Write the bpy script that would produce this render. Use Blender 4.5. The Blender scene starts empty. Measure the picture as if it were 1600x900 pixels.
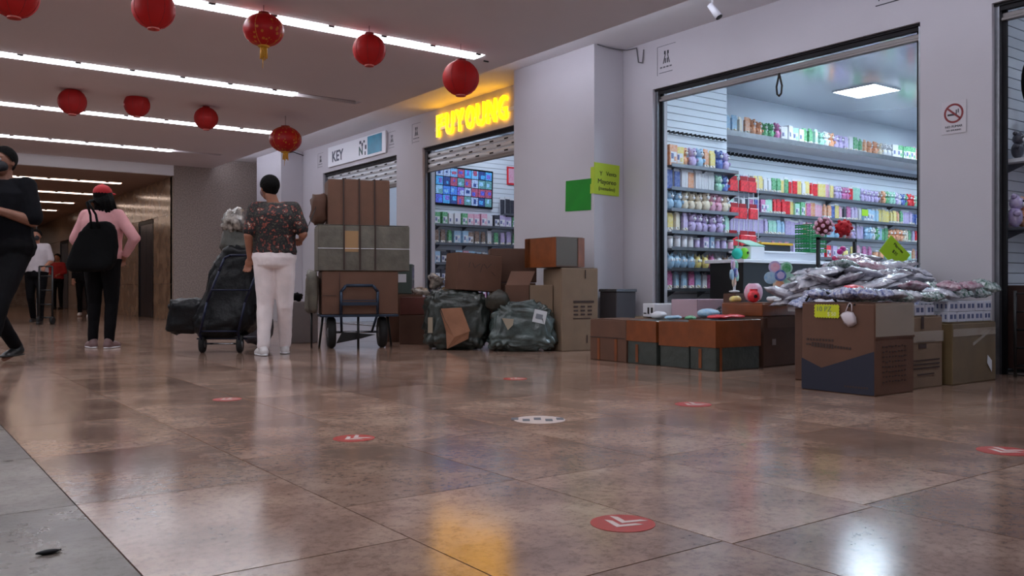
import bpy, bmesh, math, random
from mathutils import Vector, Matrix, noise
random.seed(7)
PI = math.pi
# ------------------------------------------------------------------ camera, world, exposure
scene = bpy.context.scene
COL = scene.collection
CA = math.radians(36.2)          # yaw of the camera to the right of the corridor axis (+Y)
H = 0.64                         # camera height
FP = 1366.0                      # focal length in pixels of a 1600 px wide frame
cam_d = bpy.data.cameras.new('camera'); cam = bpy.data.objects.new('camera', cam_d); COL.objects.link(cam)
cam.location = (0, 0, H); cam.rotation_euler = (PI/2, 0, -CA)
cam_d.sensor_width = 36; cam_d.lens = 36*FP/1600; cam_d.clip_start = .05; cam_d.clip_end = 200
scene.camera = cam
world = bpy.data.worlds.new('world'); scene.world = world; world.use_nodes = True
world.node_tree.nodes['Background'].inputs[0].default_value = (.70, .68, .74, 1)
world.node_tree.nodes['Background'].inputs[1].default_value = 0.5
scene.view_settings.view_transform = 'Standard'
scene.view_settings.look = 'None'
scene.view_settings.exposure = -0.3
scene.view_settings.gamma = 1
STRIP_E = 20
FILL_E = 22       # unseen lamp added behind the corridor ceiling edge to brighten the shop wall
SHOP_E = 38.0       # square panels of the toy shop
SHOP2_E = 16.0
SIGN_E = 8.0

SA, CO = math.sin(CA), math.cos(CA)
def D(u, v, d):
    """point at depth d from the camera seen at photograph pixel u, v"""
    r = (u-800)/FP*d; z = H+(449-v)/FP*d
    return Vector((d*SA+r*CO, d*CO-r*SA, z))
def F(u, v): return D(u, v, H*FP/(v-449))

# ------------------------------------------------------------------ materials
def lin(c):
    o = []
    for x in c:
        x /= 255.0
        o.append(x/12.92 if x <= .04045 else ((x+.055)/1.055)**2.4)
    return (o[0], o[1], o[2], 1)
MATS = {}
def mat(name, col, rough=.6, metal=0, var=0, vs=6, bump=0, bs=40, emit=0, coat=0, col2=None, trans=0, spec=.5, coord='Object', alpha=1, sheen=0):
    if name in MATS: return MATS[name]
    m = bpy.data.materials.new(name); m.use_nodes = True; MATS[name] = m
    nt = m.node_tree; N = nt.nodes; L = nt.links; b = N['Principled BSDF']
    c = lin(col)
    b.inputs['Base Color'].default_value = c
    b.inputs['Roughness'].default_value = rough; b.inputs['Metallic'].default_value = metal
    b.inputs['Specular IOR Level'].default_value = spec
    if coat: b.inputs['Coat Weight'].default_value = coat; b.inputs['Coat Roughness'].default_value = .12
    if alpha < 1: b.inputs['Alpha'].default_value = alpha
    if sheen: b.inputs['Sheen Weight'].default_value = sheen
    tc = N.new('ShaderNodeTexCoord')
    if var or col2:
        n = N.new('ShaderNodeTexNoise'); n.inputs['Scale'].default_value = vs; n.inputs['Detail'].default_value = 5
        L.new(tc.outputs[coord], n.inputs['Vector'])
        r = N.new('ShaderNodeValToRGB'); L.new(n.outputs['Fac'], r.inputs[0])
        if col2: a, d = c, lin(col2)
        else: a = tuple(min(1, x*(1-var)) for x in c[:3])+(1,); d = tuple(min(1, x*(1+var)) for x in c[:3])+(1,)
        r.color_ramp.elements[0].position = .35; r.color_ramp.elements[1].position = .65
        r.color_ramp.elements[0].color = a; r.color_ramp.elements[1].color = d
        L.new(r.outputs[0], b.inputs['Base Color'])
    if bump:
        n2 = N.new('ShaderNodeTexNoise'); n2.inputs['Scale'].default_value = bs; n2.inputs['Detail'].default_value = 4
        L.new(tc.outputs[coord], n2.inputs['Vector'])
        bp = N.new('ShaderNodeBump'); bp.inputs['Strength'].default_value = bump; bp.inputs['Distance'].default_value = .02
        L.new(n2.outputs['Fac'], bp.inputs['Height']); L.new(bp.outputs[0], b.inputs['Normal'])
    if emit:
        b.inputs['Emission Color'].default_value = c; b.inputs['Emission Strength'].default_value = emit
    if trans:
        t = N.new('ShaderNodeBsdfTranslucent'); t.inputs[0].default_value = c
        mx = N.new('ShaderNodeMixShader'); mx.inputs[0].default_value = trans
        L.new(b.outputs[0], mx.inputs[1]); L.new(t.outputs[0], mx.inputs[2]); L.new(mx.outputs[0], N['Material Output'].inputs[0])
    return m

def tile_mat(name, base, lo, hi, rough):
    m = bpy.data.materials.new(name); m.use_nodes = True
    nt = m.node_tree; N = nt.nodes; L = nt.links; b = N['Principled BSDF']
    g = N.new('ShaderNodeNewGeometry'); oi = N.new('ShaderNodeObjectInfo')
    off = N.new('ShaderNodeVectorMath'); off.operation = 'MULTIPLY_ADD'
    off.inputs[1].default_value = (1, 1, 1)
    cb = N.new('ShaderNodeCombineXYZ'); mu = N.new('ShaderNodeMath'); mu.operation = 'MULTIPLY'; mu.inputs[1].default_value = 7
    L.new(oi.outputs['Random'], mu.inputs[0]); L.new(mu.outputs[0], cb.inputs[2])
    L.new(g.outputs['Position'], off.inputs[0]); L.new(cb.outputs[0], off.inputs[2])
    n = N.new('ShaderNodeTexNoise'); n.inputs['Scale'].default_value = 2.2; n.inputs['Detail'].default_value = 8; n.inputs['Roughness'].default_value = .65
    L.new(off.outputs[0], n.inputs['Vector'])
    r = N.new('ShaderNodeValToRGB'); L.new(n.outputs['Fac'], r.inputs[0])
    r.color_ramp.elements[0].position = .3; r.color_ramp.elements[1].position = .7
    r.color_ramp.elements[0].color = lin(lo); r.color_ramp.elements[1].color = lin(hi)
    e = r.color_ramp.elements.new(.5); e.color = lin(base)
    sp = N.new('ShaderNodeTexNoise'); sp.inputs['Scale'].default_value = 38; sp.inputs['Detail'].default_value = 6; sp.inputs['Roughness'].default_value = .8
    L.new(off.outputs[0], sp.inputs['Vector'])
    rr = N.new('ShaderNodeValToRGB'); L.new(sp.outputs['Fac'], rr.inputs[0])
    rr.color_ramp.elements[0].position = .36; rr.color_ramp.elements[0].color = (.45, .42, .40, 1)
    rr.color_ramp.elements[1].position = .52; rr.color_ramp.elements[1].color = (1, 1, 1, 1)
    mx = N.new('ShaderNodeMixRGB'); mx.blend_type = 'MULTIPLY'; mx.inputs[0].default_value = .75
    L.new(r.outputs[0], mx.inputs[1]); L.new(rr.outputs[0], mx.inputs[2])
    hs = N.new('ShaderNodeHueSaturation'); mr = N.new('ShaderNodeMapRange')
    mr.inputs['To Min'].default_value = .78; mr.inputs['To Max'].default_value = 1.18
    L.new(oi.outputs['Random'], mr.inputs['Value']); L.new(mr.outputs[0], hs.inputs['Value'])
    L.new(mx.outputs[0], hs.inputs['Color']); L.new(hs.outputs[0], b.inputs['Base Color'])
    rn = N.new('ShaderNodeTexNoise'); rn.inputs['Scale'].default_value = 5; rn.inputs['Detail'].default_value = 6
    L.new(off.outputs[0], rn.inputs['Vector'])
    m2 = N.new('ShaderNodeMapRange'); m2.inputs['From Min'].default_value = .3; m2.inputs['From Max'].default_value = .7
    m2.inputs['To Min'].default_value = rough*.75; m2.inputs['To Max'].default_value = rough*1.4
    L.new(rn.outputs['Fac'], m2.inputs['Value']); L.new(m2.outputs[0], b.inputs['Roughness'])
    bp = N.new('ShaderNodeBump'); bp.inputs['Strength'].default_value = .03; bp.inputs['Distance'].default_value = .01
    L.new(sp.outputs['Fac'], bp.inputs['Height']); L.new(bp.outputs[0], b.inputs['Normal'])
    return m

M_wall = mat('wall_paint', (192, 188, 194), .55, var=.03, vs=1.2, bump=.05, bs=60)
M_ceil = mat('ceiling_paint', (214, 204, 206), .8, var=.03, vs=.6)
M_band = mat('soffit_paint', (228, 226, 230), .7, var=.02, vs=1)
M_dark = mat('dark_metal', (24, 23, 27), .45, .6)
M_alu = mat('brushed_aluminium', (128, 130, 136), .35, .8, var=.08, vs=20)
M_slot = mat('shadow_gap', (22, 20, 24), .8)
M_shut = mat('shutter_slat', (205, 208, 212), .4, .35, var=.04, vs=5)
M_shutbar = mat('shutter_bar', (122, 116, 114), .45, .5)
M_granite = mat('granite_wall', (124, 110, 104), .55, col2=(162, 148, 140), vs=45, bump=.15, bs=50)
M_marble = mat('tan_marble', (124, 96, 76), .2, col2=(156, 128, 104), vs=3.5, coat=.4)
M_lift = mat('lift_steel', (70, 68, 84), .25, .9, var=.1, vs=3)
M_strip = mat('light_diffuser', (235, 240, 250), .5, emit=STRIP_E)
M_stripwarm = mat('warm_light_diffuser', (255, 228, 208), .5, emit=STRIP_E*.35)
M_stripoff = mat('unlit_diffuser', (120, 105, 110), .6)
M_panel = mat('square_light_diffuser', (216, 238, 255), .5, emit=SHOP_E)
M_panel2 = mat('square_light_diffuser_b', (225, 238, 255), .5, emit=SHOP2_E)
M_shopwall = mat('shop_wall_paint', (222, 228, 238), .6, var=.02, vs=2)
M_slat = mat('slat_board', (226, 232, 240), .42, var=.02, vs=3)
M_shopfloor = mat('shop_floor_vinyl', (150, 140, 138), .25, var=.08, vs=3)
M_gloss = mat('stretch_ceiling', (176, 182, 194), .14, spec=1.0, coat=.9)
M_white = mat('white_plastic', (225, 226, 232), .4)
M_black = mat('black_plastic', (18, 18, 20), .4)
M_blackcloth = mat('black_cloth', (10, 10, 12), .8, spec=.12, bump=.3, bs=25)
M_steel = mat('chrome_steel', (170, 172, 178), .25, 1)
T_red = tile_mat('floor_marble', (158, 128, 112), (120, 96, 85), (188, 160, 142), .105)
T_grey = tile_mat('floor_marble_grey', (116, 106, 100), (98, 88, 84), (136, 126, 118), .34)

# ------------------------------------------------------------------ mesh helpers
_BV = [(x, y, z) for x in (-.5, .5) for y in (-.5, .5) for z in (-.5, .5)]
_BF = [(0, 1, 3, 2), (4, 6, 7, 5), (0, 4, 5, 1), (2, 3, 7, 6), (0, 2, 6, 4), (1, 5, 7, 3)]
def put(bm, V, Fc, M, mi=0, smooth=None):
    vs = [bm.verts.new(M @ Vector(v)) for v in V]
    for k, f in enumerate(Fc):
        fc = bm.faces.new([vs[i] for i in f]); fc.material_index = mi
        if smooth and len(f) <= 4: fc.smooth = True
    return vs
def bx(bm, c, s, rot=None, mi=0):
    M = Matrix.Translation(Vector(c)) @ (rot.to_4x4() if rot is not None else Matrix.Identity(4)) @ Matrix.Diagonal((s[0], s[1], s[2], 1))
    return put(bm, _BV, _BF, M, mi)
def bb(bm, a, b, mi=0):
    return bx(bm, [(a[i]+b[i])/2 for i in range(3)], [abs(b[i]-a[i]) for i in range(3)], None, mi)
_SC = {}
def sph(bm, c, r, seg=12, rings=8, mi=0, rot=None):
    if not hasattr(r, '__len__'): r = (r, r, r)
    if (seg, rings) not in _SC:
        V = [(0, 0, 1)]; Fc = []
        for i in range(1, rings):
            t = PI*i/rings
            for k in range(seg): V.append((math.sin(t)*math.cos(2*PI*k/seg), math.sin(t)*math.sin(2*PI*k/seg), math.cos(t)))
        V.append((0, 0, -1)); L_ = len(V)-1
        for k in range(seg):
            Fc.append((0, 1+k, 1+(k+1) % seg))
            for i in range(rings-2):
                a = 1+i*seg; Fc.append((a+k, a+seg+k, a+seg+(k+1) % seg, a+(k+1) % seg))
            a = 1+(rings-2)*seg; Fc.append((a+k, L_, a+(k+1) % seg))
        _SC[(seg, rings)] = (V, Fc)
    V, Fc = _SC[(seg, rings)]
    M = Matrix.Translation(Vector(c)) @ (rot.to_4x4() if rot is not None else Matrix.Identity(4)) @ Matrix.Diagonal((r[0], r[1], r[2], 1))
    return put(bm, V, Fc, M, mi, True)
def cyl(bm, p0, p1, r0, r1=None, seg=12, mi=0, caps=True):
    p0, p1 = Vector(p0), Vector(p1); r1 = r0 if r1 is None else r1
    d = p1-p0; h = d.length
    if h < 1e-6: return []
    M = Matrix.Translation(p0) @ d.to_track_quat('Z', 'Y').to_matrix().to_4x4()
    V = [(r0*math.cos(2*PI*k/seg), r0*math.sin(2*PI*k/seg), 0) for k in range(seg)]+[(r1*math.cos(2*PI*k/seg), r1*math.sin(2*PI*k/seg), h) for k in range(seg)]
    vs = [bm.verts.new(M @ Vector(v)) for v in V]
    for k in range(seg):
        j = (k+1) % seg; f = bm.faces.new((vs[k], vs[j], vs[seg+j], vs[seg+k])); f.smooth = True; f.material_index = mi
    if caps:
        bm.faces.new(list(reversed(vs[:seg]))).material_index = mi; bm.faces.new(vs[seg:]).material_index = mi
    return vs
def tube(bm, pts, r, seg=8, mi=0):
    for a, b in zip(pts[:-1], pts[1:]): cyl(bm, a, b, r, seg=seg, mi=mi)
    for p in pts[1:-1]: sph(bm, p, r, seg, 6, mi)
def lathe(bm, prof, seg=16, c=(0, 0, 0), mi=0, cap=True):
    rings = []
    for (r, z) in prof:
        rings.append([bm.verts.new((c[0]+r*math.cos(2*PI*k/seg), c[1]+r*math.sin(2*PI*k/seg), c[2]+z)) for k in range(seg)])
    for a, b in zip(rings[:-1], rings[1:]):
        for k in range(seg):
            f = bm.faces.new((a[k], a[(k+1) % seg], b[(k+1) % seg], b[k])); f.smooth = True; f.material_index = mi
    if cap:
        for R, rev in ((rings[0], True), (rings[-1], False)):
            f = bm.faces.new(list(reversed(R)) if rev else R); f.material_index = mi
def loft(bm, secs, seg=16, mi=0):
    """secs: (center, rx, ry) stacked ellipses"""
    rings = []
    for (c, rx, ry) in secs:
        rings.append([bm.verts.new((c[0]+rx*math.cos(2*PI*k/seg), c[1]+ry*math.sin(2*PI*k/seg), c[2])) for k in range(seg)])
    for a, b in zip(rings[:-1], rings[1:]):
        for k in range(seg): bm.faces.new((a[k], a[(k+1) % seg], b[(k+1) % seg], b[k])).material_index = mi
    bm.faces.new(list(reversed(rings[0]))); bm.faces.new(rings[-1])
def plate(bm, pts, n, t, mi=0):
    """flat polygon pts extruded by t along -n"""
    n = Vector(n).normalized()
    a = [bm.verts.new(Vector(p)) for p in pts]; b = [bm.verts.new(Vector(p)-n*t) for p in pts]
    k = len(a)
    fs = [bm.faces.new(a), bm.faces.new(list(reversed(b)))]
    for i in range(k): fs.append(bm.faces.new((a[i], b[i], b[(i+1) % k], a[(i+1) % k])))
    for f in fs: f.material_index = mi
    bmesh.ops.recalc_face_normals(bm, faces=fs)
NB = bmesh.new
def mk(name, bm, mats, parent=None, bevel=0, smooth=False, loc=None, rot=None, label=None, seg=1):
    me = bpy.data.meshes.new(name); bm.to_mesh(me); bm.free()
    if not isinstance(mats, (list, tuple)): mats = [mats]
    for m in mats: me.materials.append(m)
    if smooth:
        for p in me.polygons: p.use_smooth = True
    o = bpy.data.objects.new(name, me); COL.objects.link(o)
    if parent is not None: o.parent = parent
    if loc is not None: o.location = loc
    if rot is not None: o.rotation_euler = rot
    if bevel:
        md = o.modifiers.new('bevel', 'BEVEL'); md.width = bevel; md.segments = seg; md.limit_method = 'ANGLE'
    if label: o['label'] = label
    return o
def tag(o, label, cat, group=None, kind=None):
    o['label'] = label; o['category'] = cat
    if group: o['group'] = group
    if kind: o['kind'] = kind
    return o
def thing(name, label, cat, loc=(0, 0, 0), rotz=0, group=None, rot=None):
    o = bpy.data.objects.new(name, None); COL.objects.link(o); o.location = loc
    o.rotation_euler = rot if rot else (0, 0, rotz); o.empty_display_size = .1
    return tag(o, label, cat, group)
def struct(name, bm, m, bevel=0, parent=None):
    o = mk(name, bm, m, parent, bevel)
    if parent is None: o['kind'] = 'structure'
    return o
def dup(root, loc, rot, label=None, group=None):
    r = root.copy(); COL.objects.link(r); r.location = loc; r.rotation_euler = rot
    if label: r['label'] = label
    if group: r['group'] = group
    for ch in list(root.children):
        c = ch.copy(); COL.objects.link(c); c.parent = r
        for g in ch.children:
            d = g.copy(); COL.objects.link(d); d.parent = c
    return r
TMP = bpy.data.scenes.new('tmp')
def text_bm(s, size, extrude, bold=0):
    cu = bpy.data.curves.new('t', 'FONT'); cu.body = s; cu.size = size; cu.extrude = extrude; cu.offset = bold
    cu.align_x = 'CENTER'; cu.align_y = 'CENTER'; cu.resolution_u = 3
    ob = bpy.data.objects.new('t', cu); TMP.collection.objects.link(ob)
    vl = TMP.view_layers[0]; vl.update()
    me = bpy.data.meshes.new_from_object(ob.evaluated_get(vl.depsgraph))
    bm = NB(); bm.from_mesh(me)
    bpy.data.objects.remove(ob); bpy.data.curves.remove(cu); bpy.data.meshes.remove(me)
    return bm
ROT_WALL = (PI/2, 0, -PI/2)      # text lying on a wall that faces -X
def text(name, s, size, m, parent, loc, rot, extrude=.0015, bold=0, sx=1):
    o = mk(name, text_bm(s, size, extrude, bold), m, parent, loc=loc, rot=rot); o.scale = (sx, 1, 1); return o
def apply_mods(o):
    par = o.parent; o.parent = None
    COL.objects.unlink(o); TMP.collection.objects.link(o); vl = TMP.view_layers[0]; vl.update()
    me = bpy.data.meshes.new_from_object(o.evaluated_get(vl.depsgraph))
    old = o.data; nm = old.name; o.modifiers.clear(); o.data = me; bpy.data.meshes.remove(old); me.name = nm
    TMP.collection.objects.unlink(o); COL.objects.link(o); o.parent = par

# ------------------------------------------------------------------ the setting
# levels: corridor ceiling 3.08, strip along the shops 3.27, lintels 2.75; shop wall plane X = 6.7
ZC, ZS, ZL, XW = 3.08, 3.27, 2.75, 6.70
bm = NB(); bb(bm, (-8, -8, -.12), (16, 40, -.006)); floor = struct('floor', bm, mat('floor_grout', (58, 50, 46), .8))
tw, tl, g = .626, .88, .0022
tile_meshes = {}
def tile_obj(x0, y0, m, key):
    if key not in tile_meshes:
        b = NB(); bb(b, (g, g, -.02), (tw-g, tl-g, 0)); me = bpy.data.meshes.new('tile'); b.to_mesh(me); b.free(); me.materials.append(m); tile_meshes[key] = me
    o = bpy.data.objects.new('tile', tile_meshes[key]); COL.objects.link(o); o.parent = floor; o.location = (x0, y0, 0)
far = NB()
for ci in range(-2, 11):
    x0 = .485+ci*tw-tw
    ph = .2 if ci <= 1 else .59
    if ci == 3: ph = .56
    y = ph-2*tl
    while y < 40:
        cx, cy = x0+tw/2, y+tl/2
        fwd = cx*SA+cy*CO; rgt = cx*CO-cy*SA
        vis = fwd > .6 and abs(rgt) < .60*fwd+.9
        if vis and y < 17.5 and x0 < 6.7:
            grey = ci <= 0
            tile_obj(x0, y, T_grey if grey else T_red, 'g' if grey else 'r')
        elif fwd > -3: bb(far, (x0+g, y+g, -.02), (x0+tw-g, y+tl-g, 0))
        y += tl
o = mk('distant_tile', far, T_red, floor); o['kind'] = 'stuff'

# main ceiling with slots for the light strips
SY = [1.95, 4.80, 7.65, 10.5, 13.3, 16.1]; SW = .19; SX = 5.18
bm = NB(); ys = -7
for y in SY:
    bb(bm, (-8, ys, ZC), (5.59, y-SW/2, 3.45)); bb(bm, (SX, y-SW/2, ZC), (5.59, y+SW/2, 3.45)); ys = y+SW/2
bb(bm, (-8, ys, ZC), (5.59, 18.0, 3.45))
for y in SY: bb(bm, (-8, y-SW/2, 3.2), (SX, y+SW/2, 3.45))
struct('ceiling', bm, M_ceil)
bm = NB(); bb(bm, (5.59, -7, ZS), (6.95, 18.2, 3.5)); struct('trim_1', bm, M_band)
# far lower ceiling with its fascia
bm = NB(); bb(bm, (-8, 18.0, 2.875), (4.84, 18.12, 3.45)); struct('trim_2', bm, M_band)
bm = NB()
FY = [20.0, 22.7, 25.4, 28.1, 30.8]; ys = 18.12
for y in FY:
    bb(bm, (-8, ys, 2.875), (4.84, y-.09, 3.3)); bb(bm, (4.3, y-.09, 2.875), (4.84, y+.09, 3.3)); ys = y+.09
bb(bm, (-8, ys, 2.875), (4.84, 37, 3.3))
for y in FY: bb(bm, (-8, y-.09, 2.98), (4.3, y+.09, 3.3))
struct('ceiling_far', bm, mat('ceiling_paint_warm', (170, 146, 134), .8))
# wall of the shops: piers and lintel
OP = [(.25, 3.13), (3.68, 6.62), (8.55, 11.44), (12.25, 15.05)]   # shop openings, nearest first
bm = NB()
bb(bm, (XW, -7, 0), (6.92, OP[0][0], ZS)); ends = [(3.13, 3.68), (6.62, 8.55), (11.44, 12.25), (15.05, 18.2)]
for a, b in ends: bb(bm, (XW, a, 0), (6.92, b, ZS))
for a, b in OP: bb(bm, (XW, a, ZL), (6.92, b, ZS))
struct('wall_right', bm, M_wall)
bm = NB(); bb(bm, (6.27, 7.07, 0), (XW-.002, 8.53, ZS)); o = struct('pillar', bm, M_wall, .004)
bm = NB(); bb(bm, (6.27, 16.0, 0), (XW-.002, 17.3, ZS)); o = struct('pillar', bm, M_wall, .004)
bm = NB()
for a, b in ((3.15, 3.66), (6.64, 7.06), (11.46, 12.23), (15.07, 15.98)): bb(bm, (XW-.015, a, 0), (XW, b, .12))
struct('baseboard_right', bm, mat('baseboard', (176, 172, 176), .5))
bm = NB(); bb(bm, (4.84, 18.0, 0), (6.95, 18.25, 3.27)); struct('wall_far', bm, M_granite)
bm = NB(); bb(bm, (-8, 36, 0), (4.84, 36.3, 2.88)); struct('wall_end', bm, M_marble)
bm = NB(); bb(bm, (-6.3, 13, 0), (-6, 37, 3.2)); struct('wall_left', bm, M_wall)
# marble wall of the far corridor with lift doors
bm = NB(); bb(bm, (4.862, 18.25, 0), (5.1, 36, 2.9)); wm = struct('wall_marble', bm, mat('marble_grout', (70, 50, 40), .8))
LIFT = [(19.55, 20.85, 2.1), (26.2, 27.6, 2.1), (29.6, 31.0, 2.1)]
for k in range(17):
    y0 = 18.12+k*1.05; 
    for j in range(3):
        z0, z1 = (0, .72, 2.12, 2.875)[j:j+2]
        yy0, yy1 = y0, y0+1.05
        if j < 2:
            for a, b, h in LIFT:
                if yy0 < b and yy1 > a:
                    if yy0 < a: yy1 = a
                    elif yy1 > b: yy0 = b
                    else: yy1 = yy0
        if yy1-yy0 < .08: continue
        b = NB(); bb(b, (4.84, yy0+.004, z0+.004), (4.87, yy1-.004, z1-.004)); mk('marble_panel', b, M_marble, wm)
for i, (a, b, h) in enumerate(LIFT):
    d = NB(); bb(d, (4.835, a, 0), (4.9, a+.07, h)); bb(d, (4.835, b-.07, 0), (4.9, b, h)); bb(d, (4.835, a, h-.07), (4.9, b, h))
    dr = struct('door_%d' % (i+1), d, M_dark)
    for s in (0, 1):
        q = NB(); y0 = a+.07+s*(b-a-.14)/2; bb(q, (4.85, y0+.004, .01), (4.88, y0+(b-a-.14)/2-.004, h-.07)); mk('door_leaf', q, M_lift, dr)

# shops: shells
def shell(name, x1, y0, y1, extra=None, fl=M_shopfloor):
    b = NB(); bb(b, (6.92, y0-.15, 0), (x1, y0, 3.3)); bb(b, (x1, y0-.15, 0), (x1+.15, y1+.15, 3.3)); 
    if extra is None: bb(b, (6.92, y1, 0), (x1, y1+.15, 3.3))
    else:
        for a, c in extra: bb(b, a, c)
    struct(name, b, M_shopwall)
shell('wall_shop_toys', 15.2, 3.4, 7.9, [((6.92, 6.78, 0), (8.06, 6.93, 3.3)), ((7.98, 6.93, 0), (8.06, 7.9, 3.3)), ((8.0, 7.9, 0), (15.2, 8.05, 3.3))])
shell('wall_shop_games', 11.0, 8.6, 11.75)
shell('wall_shop_shutter', 10.0, 12.2, 15.2)
shell('wall_shop_corner', 10.0, -.1, 3.22)
b = NB(); bb(b, (6.92, 3.4, 3.29), (15.3, 8.05, 3.4)); struct('ceiling_shop_toys', b, M_gloss)
b = NB(); bb(b, (6.92, 8.05, 3.3), (11.2, 15.4, 3.42)); bb(b, (6.92, -.3, 3.3), (11.2, 3.4, 3.42)); struct('ceiling_shops', b, M_shopwall)
b = NB(); bb(b, (6.9, -.2, -.005), (15.2, 15.3, .001)); struct('floor_shops', b, M_shopfloor)

# shutter rails, slot and bottom bars
def opening(i, a, b, drop):
    t = NB()
    for y, s in ((a, 1), (b, -1)):
        bb(t, (6.74, y, 0), (6.84, y+s*.035, ZL)); bb(t, (6.78, y+s*.035, 0), (6.80, y+s*.07, ZL), 1)
    bb(t, (6.73, a, ZL-.02), (6.90, b, ZL-.001), 2)
    bb(t, (6.745, a+.035, ZL-.055), (6.76, b-.035, ZL-.02), 2)
    struct('trim_%d' % (i+3), t, [M_alu, M_dark, M_slot])
    lab = {0: 'raised grey roller shutter edge of the shop at the right edge', 1: 'raised roller shutter bottom bar above the brightly lit toy shop opening',
           2: 'half raised white roller shutter under the yellow sign', 3: 'white perforated roller shutter behind the tall stack of cartons'}[i]
    r = thing('roller_shutter', lab, 'shutter', (6.79, (a+b)/2, drop))
    L = (b-a)/2-.04
    q = NB(); bx(q, (0, 0, .03), (.03, 2*L, .06)); bx(q, (-.02, 0, .012), (.03, 2*L, .024)); mk('bottom_bar', q, M_shutbar, r, .004)
    z = .06; first = None; hol = NB(); n = 0
    while drop+z+.078 < ZL-.002:
        if first is None:
            q = NB()
            prof = [(-.004, 0), (-.013, .02), (-.015, .04), (-.012, .058), (-.002, .073), (.004, .073), (.004, 0)]
            va = [q.verts.new((p[0], -L, p[1])) for p in prof]; vb = [q.verts.new((p[0], L, p[1])) for p in prof]
            for k in range(len(prof)): q.faces.new((va[k], va[(k+1) % len(prof)], vb[(k+1) % len(prof)], vb[k]))
            q.faces.new(list(reversed(va))); q.faces.new(vb); bmesh.ops.recalc_face_normals(q, faces=q.faces)
            first = mk('slat', q, M_shut, r); o = first
        else: o = first.copy(); COL.objects.link(o); o.parent = r
        o.location = (0, 0, z)
        k = -L+.12+(n % 2)*.17
        while k < L-.1: bx(hol, (-.013, k, z+.03), (.009, .085, .018)); k += .34
        z += .078; n += 1
    if n: h = mk('slot', hol, M_slot, r); h['kind'] = 'stuff'
    else: hol.free()
opening(0, *OP[0], 2.62); opening(1, *OP[1], 2.62); opening(2, *OP[2], 2.38); opening(3, *OP[3], 2.26)
# hanging pull strap of shop 3
st = thing('pull_strap', 'dark looped pull strap hanging from the toy shop shutter', 'strap', (6.75, 5.05, 2.62))
q = NB(); tube(q, [(0, 0, 0), (0, .012, -.05), (0, .03, -.12), (0, .022, -.19), (0, 0, -.21), (0, -.022, -.19), (0, -.03, -.12), (0, -.012, -.05), (0, 0, 0)], .009, 6)
mk('loop', q, mat('strap_webbing', (40, 34, 28), .8), st)

# ------------------------------------------------------------------ corridor light strips
def strip(y, x0, x1, lit_to, z, label, warm=False, w=SW):
    r = thing('ceiling_light', label, 'ceiling light', (0, y, z), group=None)
    q = NB(); bb(q, (x0, -w/2+.002, .07), (x1-.01, w/2-.002, .11)); mk('housing', q, mat('lamp_housing', (190, 190, 190), .5), r)
    q = NB(); bb(q, (x0, -w/2+.012, -.012), (lit_to, w/2-.012, .07)); mk('diffuser', q, M_stripwarm if warm else M_strip, r)
    if lit_to < x1-.05:
        q = NB(); bb(q, (lit_to+.01, -w/2+.012, .035), (x1-.02, w/2-.012, .07)); mk('unlit_diffuser', q, M_stripoff, r, label='unlit dark end section')
    q = NB(); x = x0+.3
    while x < lit_to:
        bx(q, (x, -w/2+.006, -.004), (.06, .012, .018)); bx(q, (x+.22, w/2-.006, -.004), (.06, .012, .018)); x += .55
    o = mk('clip', q, M_slot, r); o['kind'] = 'stuff'
for y0, y1, l in ((-3, 8.3, 'near the camera'), (11.8, 17.8, 'toward the far shutter')):  # two lamps added out of view, lifting the upper wall and soffit
    r = thing('fill_light', 'hidden linear cove lamp behind the ceiling edge '+l, 'ceiling light', (5.59, (y0+y1)/2, 3.18)); hl = (y1-y0)/2
    q = NB(); bb(q, (.002, -hl, -.03), (.02, hl, .03)); mk('housing', q, M_white, r)
    q = NB(); bb(q, (.02, -hl+.02, -.022), (.026, hl-.02, .022)); mk('diffuser', q, mat('fill_diffuser', (226, 230, 246), .5, emit=FILL_E), r)
names = ['strip light nearest the camera, overhead out of sight', 'strip light overhead, above the frame', 'long white strip light behind the front row of lanterns',
         'long strip light ending in an unlit section between the lantern rows', 'strip light behind the rear row of lanterns', 'short strip light before the lowered ceiling beam']
for y, n, lt in zip(SY, names, [SX-.02, SX-.02, SX-.02, 4.3, SX-.02, 4.3]): strip(y, -6 if y < 5 else -4, SX, lt, ZC, n)
fn = ['first warm strip light past the lowered ceiling beam', 'second warm strip light in the far lowered ceiling', 'third warm strip light in the far lowered ceiling',
      'fourth warm strip light in the far lowered ceiling', 'farthest warm strip light in the far lowered ceiling']
for y, n in zip(FY, fn): strip(y, -4, 4.3, 4.28, 2.875, n, True, .18)

def sq_light(x, y, m, lab, grp=None, z=3.29, s=.6):
    r = thing('panel_light', lab, 'ceiling light', (x, y, z), group=grp)
    q = NB(); bb(q, (-s/2, -s/2, -.014), (s/2, s/2, -.004)); mk('diffuser', q, m, r)
    q = NB()
    for sg in (-1, 1): bb(q, (sg*s/2, -s/2-.012, -.018), (sg*(s/2+.014), s/2+.012, 0)); bb(q, (-s/2, sg*s/2, -.018), (s/2, sg*(s/2+.014), 0))
    mk('frame', q, M_white, r)
sq_light(10.75, 6.65, M_panel, 'square white ceiling light panel visible inside the toy shop')
for x, y, l in ((7.9, 5.0, 'above the shop entrance'), (9.4, 4.3, 'nearest the shop counter'), (10.75, 4.6, 'over the middle of the toy shop'), (13.4, 6.65, 'at the back by the rear slatwall'), (13.4, 4.6, 'at the back right corner of the toy shop')): sq_light(x, y, M_panel, 'square ceiling panel light '+l)
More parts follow.
